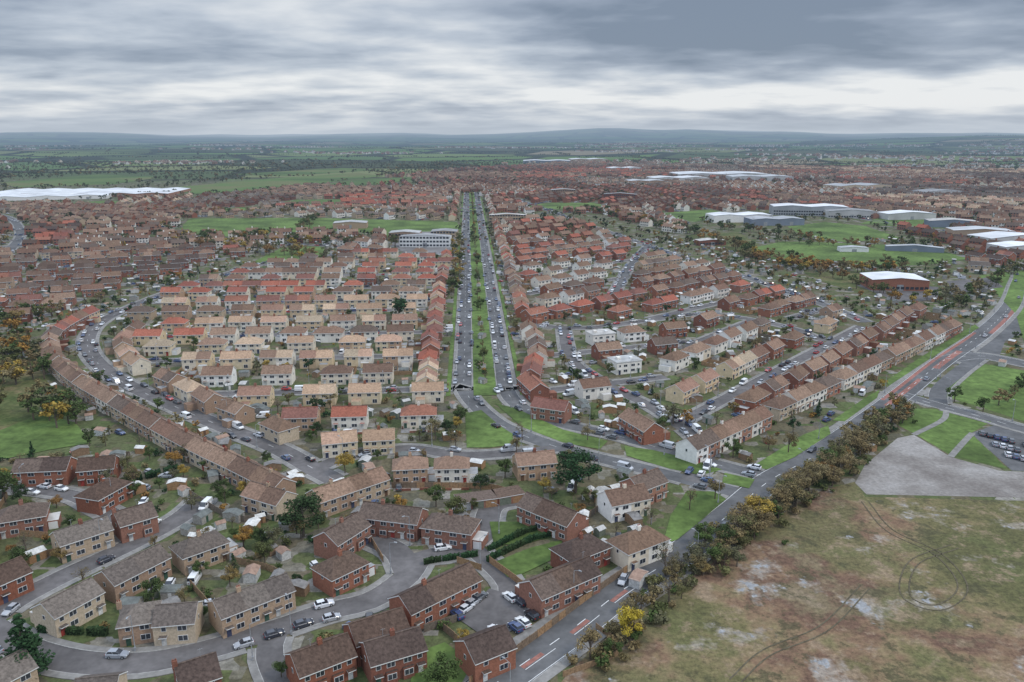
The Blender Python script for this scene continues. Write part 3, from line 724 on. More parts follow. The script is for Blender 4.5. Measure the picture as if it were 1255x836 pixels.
treeline([(1225,497),(1255,475)],7,(4,7),['brown','green'],1)
treeline([(560,295),(563,330),(560,360)],12,(7,11),['autumn','brown','green'],3)
treeline([(60,445),(120,490),(200,530),(270,570)],8,(4,7),AU,4)
treeline([(870,280),(960,290),(1000,300)],8,(6,10),AU,6)
def scatter(px,n,hs,kinds):
    P=GP(px); xs=[p[0] for p in P]; ys=[p[1] for p in P]; k=0
    for q in range(n*20):
        x=random.uniform(min(xs),max(xs)); y=random.uniform(min(ys),max(ys))
        if inpoly(np.array([x]),np.array([y]),P)[0]:
            tree(random.choice(kinds),x,y,random.uniform(*hs),1.25); k+=1
            if k>=n: break
scatter([(-60,425),(55,415),(70,445),(60,485),(20,515),(-60,530)],45,(6,11),AU)
scatter([(0,505),(90,500),(100,525),(60,520)],10,(6,11),AU)
scatter([(150,585),(240,560),(330,600),(300,640),(200,620)],8,(4,7),AU)
# ------------------------------------------------------------------ cars
def car_mesh(kind):
    b=MB()
    if kind=='car': st=[(-2.05,.35,.80,.70),(-1.95,.25,.98,.84),(-1.2,.22,1.02,.88),(.6,.22,.98,.88),(1.5,.22,.86,.84),(1.98,.28,.72,.76),(2.1,.4,.62,.62)]; cab=(-1.85,-1.45,.05,.95,.99,1.45); pk='car'
    else: st=[(-2.6,.35,1.2,.86),(-2.55,.3,1.25,.94),(-1,.28,1.25,.96),(1.2,.28,1.2,.96),(1.9,.28,1.08,.92),(2.4,.35,.9,.85),(2.5,.45,.75,.75)]; cab=(-2.55,-2.5,1.0,1.75,1.22,2.15); pk='vanpaint'
    for i in range(len(st)-1):
        xa,ba,ta,wa=st[i]; xb,bb,tb,wb=st[i+1]
        for s_ in (-1,1):
            q=[(xa,s_*wa,ba),(xb,s_*wb,bb),(xb,s_*wb,tb-.12),(xa,s_*wa,ta-.12)]; b.poly(q if s_<0 else q[::-1],pk)
            q=[(xa,s_*wa,ta-.12),(xb,s_*wb,tb-.12),(xb,s_*(wb-.12),tb),(xa,s_*(wa-.12),ta)]; b.poly(q if s_<0 else q[::-1],pk)
        b.poly([(xa,-wa+.12,ta),(xb,-wb+.12,tb),(xb,wb-.12,tb),(xa,wa-.12,ta)],pk)
    a=st[0]; b.poly([(a[0],a[3],a[1]),(a[0],-a[3],a[1]),(a[0],-a[3],a[2]),(a[0],a[3],a[2])],pk)
    a=st[-1]; b.poly([(a[0],-a[3],a[1]),(a[0],a[3],a[1]),(a[0],a[3],a[2]),(a[0],-a[3],a[2])],pk)
    x0,x1,x2,x3,zb,zt=cab; wb=.76 if kind=='car' else .86; wt=.6 if kind=='car' else .78
    B=[(x0,-wb,zb-.05),(x3,-wb,zb-.12),(x3,wb,zb-.12),(x0,wb,zb-.05)]; Tt=[(x1,-wt,zt),(x2,-wt,zt),(x2,wt,zt),(x1,wt,zt)]
    b.poly(Tt,pk)
    sidek='glass' if kind=='car' else pk
    b.poly([B[0],B[1],Tt[1],Tt[0]],sidek); b.poly([B[2],B[3],Tt[3],Tt[2]],sidek)
    b.poly([B[1],B[2],Tt[2],Tt[1]],'glass'); b.poly([B[3],B[0],Tt[0],Tt[3]],'glass')
    for s_ in (-1,1):
        for f in ((.5,) if kind=='car' else (.62,)):
            xm=x0+(x3-x0)*f; xt=x1+(x2-x1)*f
            b.poly([(xm-.05,s_*(wb+.01),zb-.05),(xm+.05,s_*(wb+.01),zb-.05),(xt+.05,s_*(wt+.01),zt),(xt-.05,s_*(wt+.01),zt)],pk)
        if kind!='car':
            b.poly([(.35,s_*(wb+.01),1.3),(1.45,s_*(wb+.01),1.3),(1.1,s_*(wt+.04),1.9),(.35,s_*(wt+.04),1.9)],'glass')
        b.box(st[-2][0]-.05,s_*.55-.15,.55,st[-2][0]+.12,s_*.55+.15,.7,'headlamp')
        b.box(st[0][0]-.03,s_*.58-.14,.65,st[0][0]+.05,s_*.58+.14,.85,'taillamp')
        b.box(x3-.25,s_*.9-.1,zb-.02,x3-.1,s_*.9+.1,zb+.12,pk)
        for wx in ((-1.25,1.3) if kind=='car' else (-1.6,1.6)):
            y0,y1=s_*.70,s_*.90; n=10; r=.32
            ring=[(wx+r*math.cos(6.283*i/n),.32+r*math.sin(6.283*i/n)) for i in range(n)]
            b.poly([(p[0],y1,p[1]) for p in ring],'tyre')
            b.poly([(wx+(p[0]-wx)*.6,y1+.01*s_,.32+(p[1]-.32)*.6) for p in ring],'metal')
            for i in range(n):
                p,q=ring[i],ring[(i+1)%n]; b.poly([(p[0],y0,p[1]),(q[0],y0,q[1]),(q[0],y1,q[1]),(p[0],y1,p[1])],'tyre')
    return b.mesh(kind)
CAR=car_mesh('car'); VAN=car_mesh('van'); FARC=[]
carpos=set()
def car(x,y,a,z=.1,k=None):
    if k is None: k='van' if random.random()<.1 else 'car'
    key=(int(x/2.6),int(y/2.6))
    if key in carpos: return
    carpos.add(key)
    if math.hypot(x,y)<700: obj('parked_van' if k=='van' else 'parked_car',VAN if k=='van' else CAR,x,y,z,a,(random.uniform(.93,1.05),1,random.uniform(.96,1.06)))
    else: FARC.append((x,y,a))
for r in ROADS:
    P=r['P']; st=2
    if P[:,1].mean()>1500: continue
    for i in range(2,len(P)-2,st):
        for sd in (-1,1):
            if random.random()<r['cars']:
                off=r['hw']+ (.2 if random.random()<.35 else -1.0)
                x,y=P[i]+r['n'][i]*sd*off; z=r['z'] if off<r['hw'] else r['z']+.12
                car(x,y,math.atan2(r['d'][i][1],r['d'][i][0])+(math.pi if random.random()<.5 else 0)+random.gauss(0,.03),z)
r=ROADS[2]
for f in (.12,.2,.33,.45,.52,.6,.68,.72,.8,.86):
    i=int(f*len(r['P'])); sd=random.choice((-1,1)); x,y=r['P'][i]+r['n'][i]*sd*2.4
    car(x,y,math.atan2(r['d'][i][1],r['d'][i][0])+(0 if sd<0 else math.pi),r['z'])
for k,(u,v) in enumerate([(572,748),(580,741),(588,735),(596,729),(632,772),(641,766),(652,757),(625,735),(637,740),(607,776),(560,756)]):
    x,y=G(u,v); car(x,y,.9 if k<4 else 2.2,.16)
for a in range(7):
    for rw in range(3):
        x,y=G(1203+rw*16+a*9,533+rw*13+a*2.3)
        if random.random()<.85: car(x,y,1.2,.05)
print('cars',time.time()-T0)
# ------------------------------------------------------------------ gardens
def plot_mesh(v):
    b=MB(); r=random.Random(v); D=13.0
    for k in range(2):
        xa,xb=(-6,-.03) if k==0 else (.03,6)
        pat=r.uniform(1.5,4); z=.03
        b.poly([(xa,0,z),(xb,0,z),(xb,pat,z),(xa,pat,z)],'patio',r.random())
        kind=r.random(); m='grass' if kind<.6 else ('soil' if kind<.75 else 'patio'); e=D-r.uniform(0,4)
        b.poly([(xa,pat,z),(xb,pat,z),(xb,e,z),(xa,e,z)],m,r.random())
        if e<D-.2: b.poly([(xa,e,z),(xb,e,z),(xb,D,z),(xa,D,z)],r.choice(['soil','patio','grass']),r.random())
        px=r.uniform(xa+.8,xb-1.2); b.poly([(px,pat,z+.01),(px+.7,pat,z+.01),(px+.7,e,z+.01),(px,e,z+.01)],'patio',r.random())
        if r.random()<.5:
            sx_=r.choice([xa+.1,xb-1.1]); b.poly([(sx_,pat,z+.02),(sx_+1,pat,z+.02),(sx_+1,e,z+.02),(sx_,e,z+.02)],'soil',.2)
        for q in range(6):
            cx_,cy_=r.uniform(xa+.6,xb-.6),r.uniform(.8,D-1); w_=r.uniform(.25,.7); b.box(cx_-w_,cy_-w_,0,cx_+w_,cy_+w_*.8,r.uniform(.4,1.2),r.choice(['shed','shedroof','upvc','door','wood']),r=r.random())
    return b.mesh('garden_plot')
def fence_mesh(v):
    b=MB()
    def run(x0,y0,x1,y1):
        if abs(x1-x0)<.01: b.box(x0-.04,y0,0,x0+.04,y1,1.7,'wood')
        else: b.box(x0,y0-.04,0,x1,y0+.04,1.7,'wood')
    run(-6,0.2,-6,12.9); run(0,.3,0,12.9); run(6,0.2,6,12.9); run(-5.9,13,5.9,13)
    for x in (-6,0,6):
        for y in (.3,2.6,4.9,7.2,9.5,12): b.box(x-.07,y-.07,0,x+.07,y+.07,1.85,'wood')
    return b.mesh('garden_fence')
def front_mesh(v):
    b=MB(); r=random.Random(v+90); D=4.6
    for k in range(2):
        xa,xb=(-6,-.03) if k==0 else (.03,6); xm=(xa+xb)/2+r.uniform(-.5,.5); z=.035
        b.poly([(xa,0,z),(xm,0,z),(xm,-D,z),(xa,-D,z)],'patio',r.random())
        b.poly([(xm,0,z),(xb,0,z),(xb,-D,z),(xm,-D,z)],r.choice(['grass','grass','patio','soil']),r.random())
        b.box(xm,-D-.1,0,xb,-D+.1,.7,'brick_red')
        b.box(xa+.2,-1.2,0,xa+.75,-.6,1.05,'door',r=r.random())
    return b.mesh('front_garden')
PL=[plot_mesh(i) for i in range(12)]; FE=[fence_mesh(0)]; FR=[front_mesh(i) for i in range(6)]
def shed_mesh(w,d,h,conserv=False):
    b=MB(); m='upvc' if conserv else 'shed'
    b.box(-w/2,-d/2,0,w/2,d/2,h,m)
    ro='glass' if conserv else 'shedroof'
    e=.15
    b.poly([(-w/2-e,-d/2-e,h-.05),(w/2+e,-d/2-e,h-.05),(w/2+e,0,h+.6),(-w/2-e,0,h+.6)],ro); b.poly([(w/2+e,d/2+e,h-.05),(-w/2-e,d/2+e,h-.05),(-w/2-e,0,h+.6),(w/2+e,0,h+.6)],ro)
    for xx in (-w/2,w/2): b.poly([(xx,-d/2,h),(xx,d/2,h),(xx,0,h+.6)],m)
    b.box(-.4,-d/2-.03,0,.4,-d/2,1.8,'door' if not conserv else 'glass')
    return b.mesh('shed')
SHD=[shed_mesh(2.4,1.9,1.9),shed_mesh(3,2.4,2.0),shed_mesh(2.6,5,2.2),shed_mesh(4,3,2.2)]; CONS=shed_mesh(3.2,2.8,2.2,True)
nnear=0
for (t,x,y,a,L,gd) in HOUSES:
    R_=math.hypot(x,y)
    if R_>760: FAR.append((t,x,y,a,L)); continue
    nnear+=1
    me,nm=house_mesh(t,L,random.randrange(3)); obj(nm,me,x,y,0,a)
    if t=='GR' or not gd: continue
    W=TYPES[t][4]; c_,s_=math.cos(a),math.sin(a)
    def loc(lx,ly): return (x+lx*c_-ly*s_,y+lx*s_+ly*c_)
    for D in (13,10,7,5,3.5):
        cx_,cy_=loc(0,W/2+D/2+.2)
        if busy(cx_,cy_,a,L-1.5,D-1.4)<.07: break
    else: D=0
    if D:
        mark(cx_,cy_,a,L,D,4); gx,gy=loc(0,W/2+.03); sc=(L/12,D/13,1)
        dz=random.uniform(0,.03)
        obj('garden_plot',random.choice(PL),gx,gy,dz,a,sc)
        if R_<560: obj('garden_fence',FE[0],gx,gy,0,a,sc)
        for k in range(max(2,round(L/6))):
            lx=-L/2+(k+.5)*L/max(2,round(L/6))
            if random.random()<.8 and D>4:
                px_,py_=loc(lx+random.uniform(-1,1),W/2+D-random.uniform(1.6,2.8)); obj('garden_shed',random.choice(SHD),px_,py_,0,a+random.choice([0,math.pi/2,math.pi]))
            if random.random()<.18:
                px_,py_=loc(lx,W/2+1.9+random.random()*.3); obj('conservatory',CONS,px_,py_,0.01,a+math.pi)
            for q in range(2):
                if random.random()<.65:
                    px_,py_=loc(lx+random.choice([-2.3,2.3])+random.uniform(-.4,.4),W/2+random.uniform(3,max(4,D))); s1=random.uniform(.5,1.25)
                    obj('shrub',random.choice(SH),px_,py_,0,random.random()*6,(s1,s1,s1*random.uniform(.8,1.4)))
            if random.random()<.12:
                px_,py_=loc(lx+1.5,W/2+max(2,D-3)); tree(random.choices(['green','brown','autumn','ev','conifer','bare'],[4,4,1.5,1.2,1,2])[0],px_,py_,random.uniform(3.2,6.5),.95)
    cx_,cy_=loc(0,-W/2-2.4)
    if busy(cx_,cy_,a,L-1.5,3.0)<.15:
        gx,gy=loc(0,-W/2-.03); obj('front_garden',random.choice(FR),gx,gy,random.uniform(0,.02),a,(L/12,1,1)); mark(cx_,cy_,a,L,4,4)
        for k in range(max(2,round(L/6))):
            lx=-L/2+(k+.3)*L/max(2,round(L/6))
            if random.random()<.45: px_,py_=loc(lx,-W/2-3.0); car(px_,py_,a+math.pi/2+random.gauss(0,.05),.07)
            if random.random()<.4: px_,py_=loc(lx+2.6,-W/2-random.uniform(1,4)); s1=random.uniform(.4,.8); obj('shrub',random.choice(SH),px_,py_,0,0,(s1,s1,s1))
print('near houses',nnear,'far',len(FAR),time.time()-T0)
cnt=0
for q in range(16000):
    y=random.uniform(135,780); x=random.uniform(-.7*y-20,.7*y+20)
    i,j=ci([x],[y])
    if occ[i,j][0]==0:
        k=random.random()
        if busy(x,y,0,3,3)>0: continue
        if k<.20: tree(random.choices(['green','brown','autumn','ev','bare','conifer'],[4,5,1.8,1,2,.7])[0],x,y,random.uniform(3.2,7.5),1.1)
        elif k<.58: s1=random.uniform(.5,1.6); obj('shrub',random.choice(SH),x,y,0,random.random()*6,(s1,s1,s1))
        elif k<.80: obj('garden_shed',random.choice(SHD),x,y,0,random.random()*6)
        elif k<.88: car(x,y,random.random()*6,.02)
        occ[i,j]=4; cnt+=1
print('fill',cnt,time.time()-T0)
def hedge_mesh():
    b=MB()
    for q in range(420):
        p=Vector((random.uniform(-2,2),random.uniform(-.5,.5),random.uniform(0.1,1.7))); 
        nrm=Vector((random.gauss(0,1),random.gauss(0,1),random.gauss(0,1)+.5)).normalized(); e1=nrm.orthogonal().normalized(); e2=nrm.cross(e1); s_=.22
        b.poly([p-e1*s_,p+e2*s_,p+e1*s_,p-e2*s_],'leaf_dark')
    b.box(-2,-.35,0,2,.35,1.5,'leaf_dark'); return b.mesh('hedge')
HG=hedge_mesh()
def hedge(px,sx=1):
    P=smooth(GP(px),4); d,n=normals(P)
    for i in range(len(P)): obj('hedge',HG,P[i][0],P[i][1],0,math.atan2(d[i][1],d[i][0]),(1.05,sx,random.uniform(.8,1.15)))
hedge([(606,672),(650,652),(690,645)]); hedge([(605,685),(650,664),(686,655)]); hedge([(60,775),(120,778)],1.3); hedge([(530,690),(575,683)]); hedge([(165,590),(210,578)],2); hedge([(700,455),(715,470)])
def fence(px,h=1.8,k='wood',name='wooden_fence'):
    P=smooth(GP(px),2.4); b=MB(); d,n=normals(P)
    for i in range(len(P)-1):
        a,c=P[i],P[i+1]; m=n[i]*.04; hh=h+random.uniform(-.04,.04)
        for s_ in (1,-1):
            q=[(a[0]+m[0]*s_,a[1]+m[1]*s_,0),(c[0]+m[0]*s_,c[1]+m[1]*s_,0),(c[0]+m[0]*s_,c[1]+m[1]*s_,hh),(a[0]+m[0]*s_,a[1]+m[1]*s_,hh)]; b.poly(q,k,random.random()*.2+.01)
        b.poly([(a[0]+m[0],a[1]+m[1],hh),(c[0]+m[0],c[1]+m[1],hh),(c[0]-m[0],c[1]-m[1],hh),(a[0]-m[0],a[1]-m[1],hh)],k)
        b.box(a[0]-.07,a[1]-.07,0,a[0]+.07,a[1]+.07,h+.12,k)
    obj(name,b.mesh(name))
fence([(575,840),(650,788),(720,735),(770,700),(815,672)]); fence([(540,770),(575,800),(600,825)]); fence([(600,690),(640,720),(650,735)]); fence([(520,775),(560,762)]); fence([(455,665),(470,690)])
fence([(220,600),(300,640),(360,600)]); fence([(0,655),(60,660)]); fence([(25,690),(90,675)]); fence([(690,830),(760,800),(730,770)],1.3)
fence([(230,715),(270,760)]); fence([(285,690),(330,700),(350,712)]); fence([(640,615),(600,600),(480,598)]); fence([(735,625),(700,650)]); fence([(590,700),(560,690)])
b=MB(); tube(b,(0,0,0),(0,0,8),.11,.06,'metal',8); tube(b,(0,0,8),(1.3,0,8.5),.05,.04,'metal',6); b.box(1.2,-.15,8.42,1.95,.15,8.58,'metal'); b.box(-.18,-.18,0,.18,.18,.9,'metal'); LAMP=b.mesh('street_lamp')
for r in ROADS:
    P=r['P']
    if P[:,1].min()>650: continue
    stp=11 if r['name'] in('main_road','avenue_carriageway') else 10
    for i in range(3,len(P)-3,stp):
        if P[i][1]>650: continue
        sd=1 if (i//stp)%2 else -1; x,y=P[i]+r['n'][i]*sd*(r['hw']+.6)
        bad=any(idm[ix]!=r['id'] and ds<ROADS[idm[ix]]['hw']+.3 for co,ix,ds in kd.find_range((x,y,0),6))
        if not bad: obj('street_lamp',LAMP,x,y,.1,math.atan2(-r['n'][i][1]*sd,-r['n'][i][0]*sd))
# ------------------------------------------------------------------ batches
def batch(name,V,F,FM,mats,X):
    V=np.array(V); X=np.array(X)
    c,s_=np.cos(X[:,2]),np.sin(X[:,2])
    vx=V[None,:,0]*X[:,3:4]; vy=V[None,:,1]*X[:,4:5]; vz=V[None,:,2]*X[:,5:6]+X[:,6:7]
    W=np.stack([X[:,0:1]+vx*c[:,None]-vy*s_[:,None],X[:,1:2]+vx*s_[:,None]+vy*c[:,None],vz],2).reshape(-1,3)
    nv=len(V); faces=[]
    for i in range(len(X)):
        o=i*nv; faces+=[tuple(o+q for q in f) for f in F]
    me=bpy.data.meshes.new(name); me.from_pydata(W.tolist(),[],faces)
    for m in mats: me.materials.append(mt[m])
    me.polygons.foreach_set('material_index',np.tile(np.array(FM),len(X)).astype(np.int32))
    a=me.attributes.new('rnd','FLOAT','FACE'); a.data.foreach_set('value',np.repeat(rng.random(len(X)),len(F)).astype(np.float32))
    me.update(); obj(name,me)
def simple(W,hw,hr):
    h=W/2; e=.4; V=[(-.5,-h,0),(.5,-h,0),(.5,h,0),(-.5,h,0),(-.5,-h,hw),(.5,-h,hw),(.5,h,hw),(-.5,h,hw)]
    F=[(0,1,5,4),(1,2,6,5),(2,3,7,6),(3,0,4,7)];FM=[0,0,0,0]
    if hr>0:
        V+=[(-.5,0,hw+hr),(.5,0,hw+hr)]; o=len(V)
        V+=[(-.51,-h-e,hw-.25),(.51,-h-e,hw-.25),(.51,0,hw+hr+.05),(-.51,0,hw+hr+.05),(.51,h+e,hw-.25),(-.51,h+e,hw-.25)]
        F+=[(5,6,9),(7,4,8),(o,o+1,o+2,o+3),(o+3,o+2,o+4,o+5)];FM+=[0,0,1,1]
    else: F.append((4,5,6,7));FM.append(1)
    for sd in (-1,1):
        for xx in (-.33,-.1,.12,.34):
            for zz in (1.0,3.4):
                o=len(V); y=sd*(h+.04); V+=[(xx-.06,y,zz),(xx+.06,y,zz),(xx+.06,y,zz+1.2),(xx-.06,y,zz+1.2)]; F.append((o,o+1,o+2,o+3) if sd<0 else (o+3,o+2,o+1,o)); FM.append(2)
    if hr>0:
        o=len(V); V+=[(-.04,-.4,hw+hr-.5),(.04,-.4,hw+hr-.5),(.04,.4,hw+hr-.5),(-.04,.4,hw+hr-.5),(-.04,-.4,hw+hr+1.3),(.04,-.4,hw+hr+1.3),(.04,.4,hw+hr+1.3),(-.04,.4,hw+hr+1.3)]
        F+=[(o,o+1,o+5,o+4),(o+1,o+2,o+6,o+5),(o+2,o+3,o+7,o+6),(o+3,o,o+4,o+7),(o+4,o+5,o+6,o+7)];FM+=[0]*5
    return V,F,FM
for t in TYPES:
    X=[(x,y,a,L,1,random.uniform(.85,1.2),0) for (tt,x,y,a,L) in FAR if tt==t]
    if X:
        wall,roof,hw,hr,W=TYPES[t]; V,F,FM=simple(W,hw,hr); batch('distant_houses',V,F,FM,[wall,roof,'glass'],X)
def clump(n,size,R,Hh):
    b=MB(); C=[(random.gauss(0,R*.4),random.gauss(0,R*.4),Hh*random.uniform(.35,.85)) for _ in range(5)]; leaves(b,C,[R*.55]*5,n,size,'leaf_far'); tube(b,(0,0,0),(0,0,Hh*.5),.3,.15,'bark',3)
    return b.v,b.f,b.m,b.mats
V,F,FM,mats_=clump(34,2.4,4,8.5)
X=[]
for q in range(80000):
    y=random.uniform(740,2900)
    x=random.uniform(-.74*y-40,.74*y+40); i,j=ci([x],[y])
    o=occ[i,j][0]
    if o==0 and len(X)<6800:
        s_=random.uniform(.4,1.0); X.append((x,y,random.random()*6,s_,s_,s_,0)); occ[i,j]=5
batch('distant_trees',V,F,FM,mats_,X)
V2,F2,FM2,mats2=clump(14,6,7,8)
X=[]
for q in range(560):
    r_=2000+7500*random.random()**1.4; az=random.uniform(-.72,.72); x,y=r_*math.sin(az),r_*math.cos(az)
    if r_<3000 and town[ci([x],[y])][0]==1: continue
    if r_<3050 and occ[ci([x],[y])][0]==2: continue
    an=random.choice([.4,.4+math.pi/2])+random.gauss(0,.15); L=random.uniform(80,380); st=11 if r_<4500 else 20
    for s_ in np.arange(0,L,st):
        xx,yy=x+math.cos(an)*s_,y+math.sin(an)*s_
        if yy<3050 and (occ[ci([xx],[yy])][0]==2 or town[ci([xx],[yy])][0]==1): continue
        k=random.uniform(.35,.9)*(1 if r_<4500 else 1.2); X.append((xx,yy,random.random()*6,k,k,k*random.uniform(.7,1.1),hfun(xx,yy)-.5))
print('hedgeclumps',len(X)); batch('distant_hedgerow_trees',V2,F2,FM2,mats2,X)
X=[]
for q in range(44):
    r_=random.uniform(2700,6500); az=random.uniform(-.66,.66) if q%2 else random.uniform(0,.62); x,y=r_*math.sin(az),r_*math.cos(az)
    for k in range(random.randint(15,60)):
        xx,yy=x+random.gauss(0,130),y+random.gauss(0,70); X.append((xx,yy,random.random()*3,random.uniform(10,22),1.1,1.1,hfun(xx,yy)))
V,F,FM=simple(9,5,3); batch('distant_village_houses',V,F,FM,['render_white','roof_brown','glass'],X)
if FARC:
    b=MB(); b.box(-2.1,-.88,.3,2.1,.88,.95,'car'); b.poly([(-1.8,-.8,.95),(.9,-.8,.95),(.2,-.62,1.45),(-1.4,-.62,1.45)],'glass'); b.poly([(-1.8,.8,.95),(.9,.8,.95),(.2,.62,1.45),(-1.4,.62,1.45)],'glass'); b.poly([(-1.4,-.62,1.45),(.2,-.62,1.45),(.2,.62,1.45),(-1.4,.62,1.45)],'car'); b.poly([(.9,-.8,.95),(.9,.8,.95),(.2,.62,1.45),(.2,-.62,1.45)],'glass'); b.poly([(-1.8,-.8,.95),(-1.8,.8,.95),(-1.4,.62,1.45),(-1.4,-.62,1.45)],'glass')
    batch('distant_parked_cars',b.v,b.f,b.m,b.mats,[(x,y,a,1,1,1,.1) for x,y,a in FARC])
# ------------------------------------------------------------------ large buildings
def shedbld(u,v,w,d_,h,a=0,wall='cladding',roof='shedwhite',name='industrial_shed',bays=1,win=0):
    x,y=G(u,v); b=MB()
    b.box(-w/2,-d_/2,0,w/2,d_/2,h,wall)
    bw=w/bays
    for i in range(bays):
        xa=-w/2+i*bw; xb=xa+bw; xm=(xa+xb)/2; rr=h+min(bw*.035,2.2)+.3
        b.poly([(xa,-d_/2-.4,h+.1),(xm,-d_/2-.4,rr),(xm,d_/2+.4,rr),(xa,d_/2+.4,h+.1)],roof,.01); b.poly([(xm,-d_/2-.4,rr),(xb,-d_/2-.4,h+.1),(xb,d_/2+.4,h+.1),(xm,d_/2+.4,rr)],roof,.01)
        b.poly([(xa,-d_/2,h),(xb,-d_/2,h),(xm,-d_/2,rr)],wall)
        b.box(xm-2,-d_/2-.06,0,xm+2,-d_/2,min(4,h*.7),'metal')
    for f in range(win):
        z=1+f*3.4; n=int(w/3)
        for i in range(n): b.box(-w/2+i*3+.4,-d_/2-.08,z,-w/2+i*3+2.6,-d_/2-.02,z+1.7,'glass')
    obj(name,b.mesh(name),x,y,0,a)
for s_ in [(-5,243,340,120,4.5,.3,'render_white','whiteroof','warehouse',6),(108,238,300,130,4.5,.1,'render_white','whiteroof','warehouse',6),
  (430,279,36,20,6,.1,'brick_tan','roof_flat','school_hall',1),(522,302,46,13,9.5,-.03,'upvc','roof_flat','school_building',1,3),(497,293,30,18,7,0,'brick_tan','roof_flat','school_building',1,2),(545,290,26,20,6,0,'brick_tan','roof_flat','school_building',1,2),
  (1094,352,36,26,7,-.1,'brick_red','whiteroof','sports_centre',1,1),(1120,308,46,8,4,-.3,'cladding','shedwhite','sports_stand',1),(905,271,70,30,8,.1,'render_white','whiteroof','industrial_shed',2),(948,275,60,26,7,.1,'cladding','shedwhite','industrial_shed',2),
  (990,263,90,34,11,-.15,'cladding','whiteroof','leisure_centre',2,2),(1040,266,56,26,8,-.1,'cladding','roof_flat','industrial_shed',1,1),(830,222,120,60,8,.1,'cladding','whiteroof','industrial_shed',2),(880,217,210,100,9,.05,'cladding','whiteroof','industrial_shed',2),
  (930,221,130,60,9,0,'cladding','shedwhite','industrial_shed',2),(790,226,70,44,8,.1,'brick_tan','shedwhite','industrial_shed',2),(670,200,160,90,9,0,'cladding','whiteroof','industrial_shed',2),(720,198,130,80,9,.1,'brick_tan','shedwhite','industrial_shed',2),
  (622,273,42,12,9,.02,'brick_tan','roof_flat','apartment_block',1,3),(1235,298,64,30,7,.2,'cladding','whiteroof','industrial_shed',1),(1200,290,56,26,7,-.2,'brick_tan','shedwhite','industrial_shed',1),(1250,310,46,24,7,.1,'cladding','shedwhite','industrial_shed',1),
  (1165,278,50,20,7,-.2,'cladding','roof_flat','industrial_shed',1),(1110,268,60,26,7,.1,'cladding','shedwhite','industrial_shed',1),(765,209,90,50,8,.2,'cladding','shedwhite','industrial_shed',2),(1045,308,24,9,3.5,-.1,'upvc','shedwhite','pavilion',1),(870,300,26,12,4.5,.2,'brick_red','roof_flat','school_building',1,1),
  (1050,232,110,50,8,.3,'brick_tan','shedwhite','industrial_shed',2),(1150,240,70,40,8,.1,'cladding','roof_flat','industrial_shed',1),(690,240,40,14,10,.1,'brick_tan','roof_flat','apartment_block',1,3),(760,246,50,14,10,-.2,'brick_red','roof_flat','apartment_block',1,3)]:
    shedbld(*s_)
# ------------------------------------------------------------------ world
w=bpy.data.worlds.new('World'); S.world=w; w.use_nodes=True; nt=w.node_tree; n=nt.nodes; l=nt.links
for x in list(n): n.remove(x)
EL=math.radians(50); AZ=math.radians(110)
out=n.new('ShaderNodeOutputWorld'); sky=n.new('ShaderNodeTexSky'); sky.sky_type='NISHITA'; sky.sun_disc=False; sky.sun_elevation=EL; sky.sun_rotation=AZ
b1=n.new('ShaderNodeBackground'); b1.inputs[1].default_value=.08; l.new(sky.outputs[0],b1.inputs[0])
tc=n.new('ShaderNodeTexCoord'); sp=n.new('ShaderNodeSeparateXYZ'); l.new(tc.outputs['Generated'],sp.inputs[0])
def mth(op,a,b=None,c=False):
    m=n.new('ShaderNodeMath'); m.operation=op; m.use_clamp=c
    for i,x in enumerate((a,b)):
        if x is None: continue
        if isinstance(x,(int,float)): m.inputs[i].default_value=x
        else: l.new(x,m.inputs[i])
    return m.outputs[0]
def mr(x,a,b,c,d):
    m=n.new('ShaderNodeMapRange'); m.interpolation_type='SMOOTHSTEP'
    for i,q in enumerate((a,b,c,d)): m.inputs[i+1].default_value=q
    l.new(x,m.inputs[0]); return m.outputs[0]
zc=mth('ADD',mth('MAXIMUM',sp.outputs[2],0),.12)
cb=n.new('ShaderNodeCombineXYZ'); l.new(mth('MULTIPLY',mth('DIVIDE',sp.outputs[0],zc),.85),cb.inputs[0]); l.new(mth('DIVIDE',sp.outputs[1],zc),cb.inputs[1])
def ns(sc,det,ro,off,dist=.1):
    a=n.new('ShaderNodeVectorMath'); a.operation='ADD'; a.inputs[1].default_value=off; l.new(cb.outputs[0],a.inputs[0])
    t=n.new('ShaderNodeTexNoise'); t.inputs['Scale'].default_value=sc; t.inputs['Detail'].default_value=det; t.inputs['Roughness'].default_value=ro; t.inputs['Distortion'].default_value=dist; l.new(a.outputs[0],t.inputs['Vector']); return t.outputs['Fac']
c1=ns(.6,4,.5,(3.1,1.7,0)); c2=ns(2.0,5,.52,(9,4,2),.15)
f=mth('ADD',mth('MULTIPLY',c1,.64),mth('MULTIPLY',c2,.36))
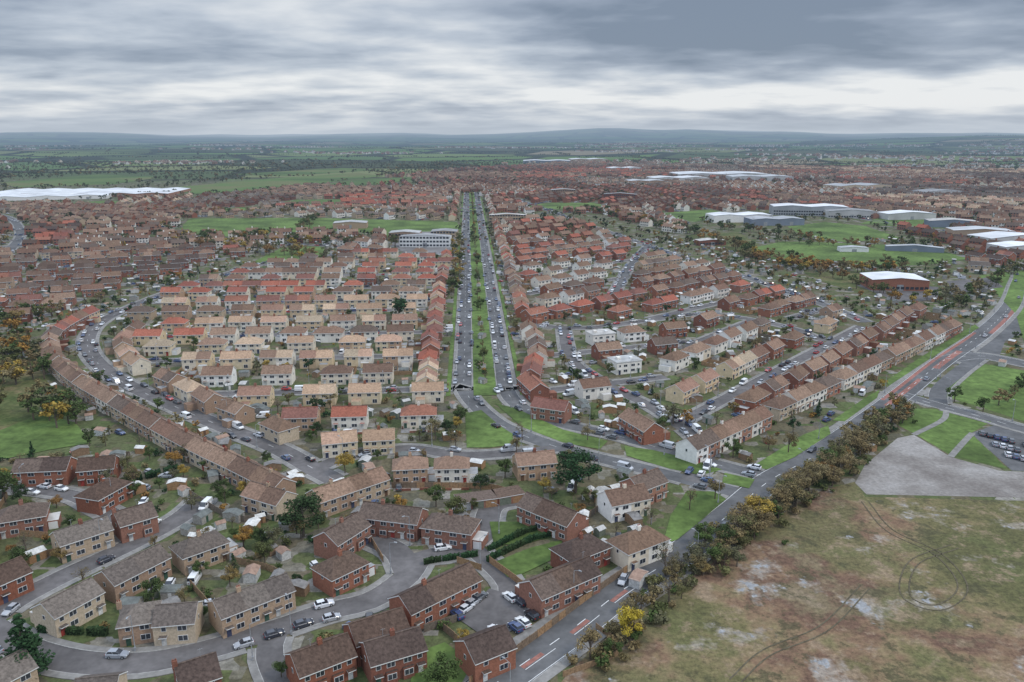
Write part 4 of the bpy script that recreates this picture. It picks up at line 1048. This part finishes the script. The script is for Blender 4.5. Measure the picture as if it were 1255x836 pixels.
f=mth('SUBTRACT',f,mth('MULTIPLY',mr(sp.outputs[0],-.15,.35,0,.06),mr(sp.outputs[2],.05,.11,0,1)))
f=mth('SUBTRACT',f,mr(sp.outputs[2],.11,.16,0,.04))
f=mth('ADD',f,mth('MULTIPLY',mr(sp.outputs[2],.012,.035,0,.08),mr(sp.outputs[2],.045,.09,1,0)))
rp=n.new('ShaderNodeValToRGB'); cr=rp.color_ramp; cr.elements[0].position=.36; cr.elements[0].color=(.225,.28,.37,1); cr.elements[1].position=.64; cr.elements[1].color=(.88,.90,.92,1)
e=cr.elements.new(.44); e.color=(.34,.40,.50,1); e=cr.elements.new(.52); e.color=(.53,.59,.68,1)
l.new(f,rp.inputs[0])
mx=n.new('ShaderNodeMix'); mx.data_type='RGBA'; l.new(mr(sp.outputs[2],-.005,.032,.85,0),mx.inputs[0]); l.new(rp.outputs[0],mx.inputs[6]); mx.inputs[7].default_value=(.56,.63,.72,1)
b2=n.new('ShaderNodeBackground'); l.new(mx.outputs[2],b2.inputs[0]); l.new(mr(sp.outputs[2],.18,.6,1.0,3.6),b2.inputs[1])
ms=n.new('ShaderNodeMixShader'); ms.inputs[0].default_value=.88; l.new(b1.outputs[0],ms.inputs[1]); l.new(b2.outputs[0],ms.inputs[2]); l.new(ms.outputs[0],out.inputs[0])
sd=bpy.data.lights.new('sun','SUN'); sd.energy=1.5; sd.angle=math.radians(12); sd.color=(1,.93,.83); so=bpy.data.objects.new('sun',sd); COL.objects.link(so)
dirv=Vector((math.sin(AZ)*math.cos(EL),math.cos(AZ)*math.cos(EL),math.sin(EL))); so.rotation_euler=dirv.to_track_quat('Z','Y').to_euler(); so.location=(0,0,300)
cd=bpy.data.cameras.new('camera'); cam=bpy.data.objects.new('camera',cd); COL.objects.link(cam); cam.location=(0,0,H); cam.rotation_euler=(math.pi/2-TH,0,0)
cd.sensor_width=36; cd.lens=36*FPX/1255; cd.clip_start=.5; cd.clip_end=60000; S.camera=cam
S.view_settings.view_transform='Standard'; S.view_settings.look='None'; S.view_settings.exposure=0
print('done',time.time()-T0,len(bpy.data.objects))
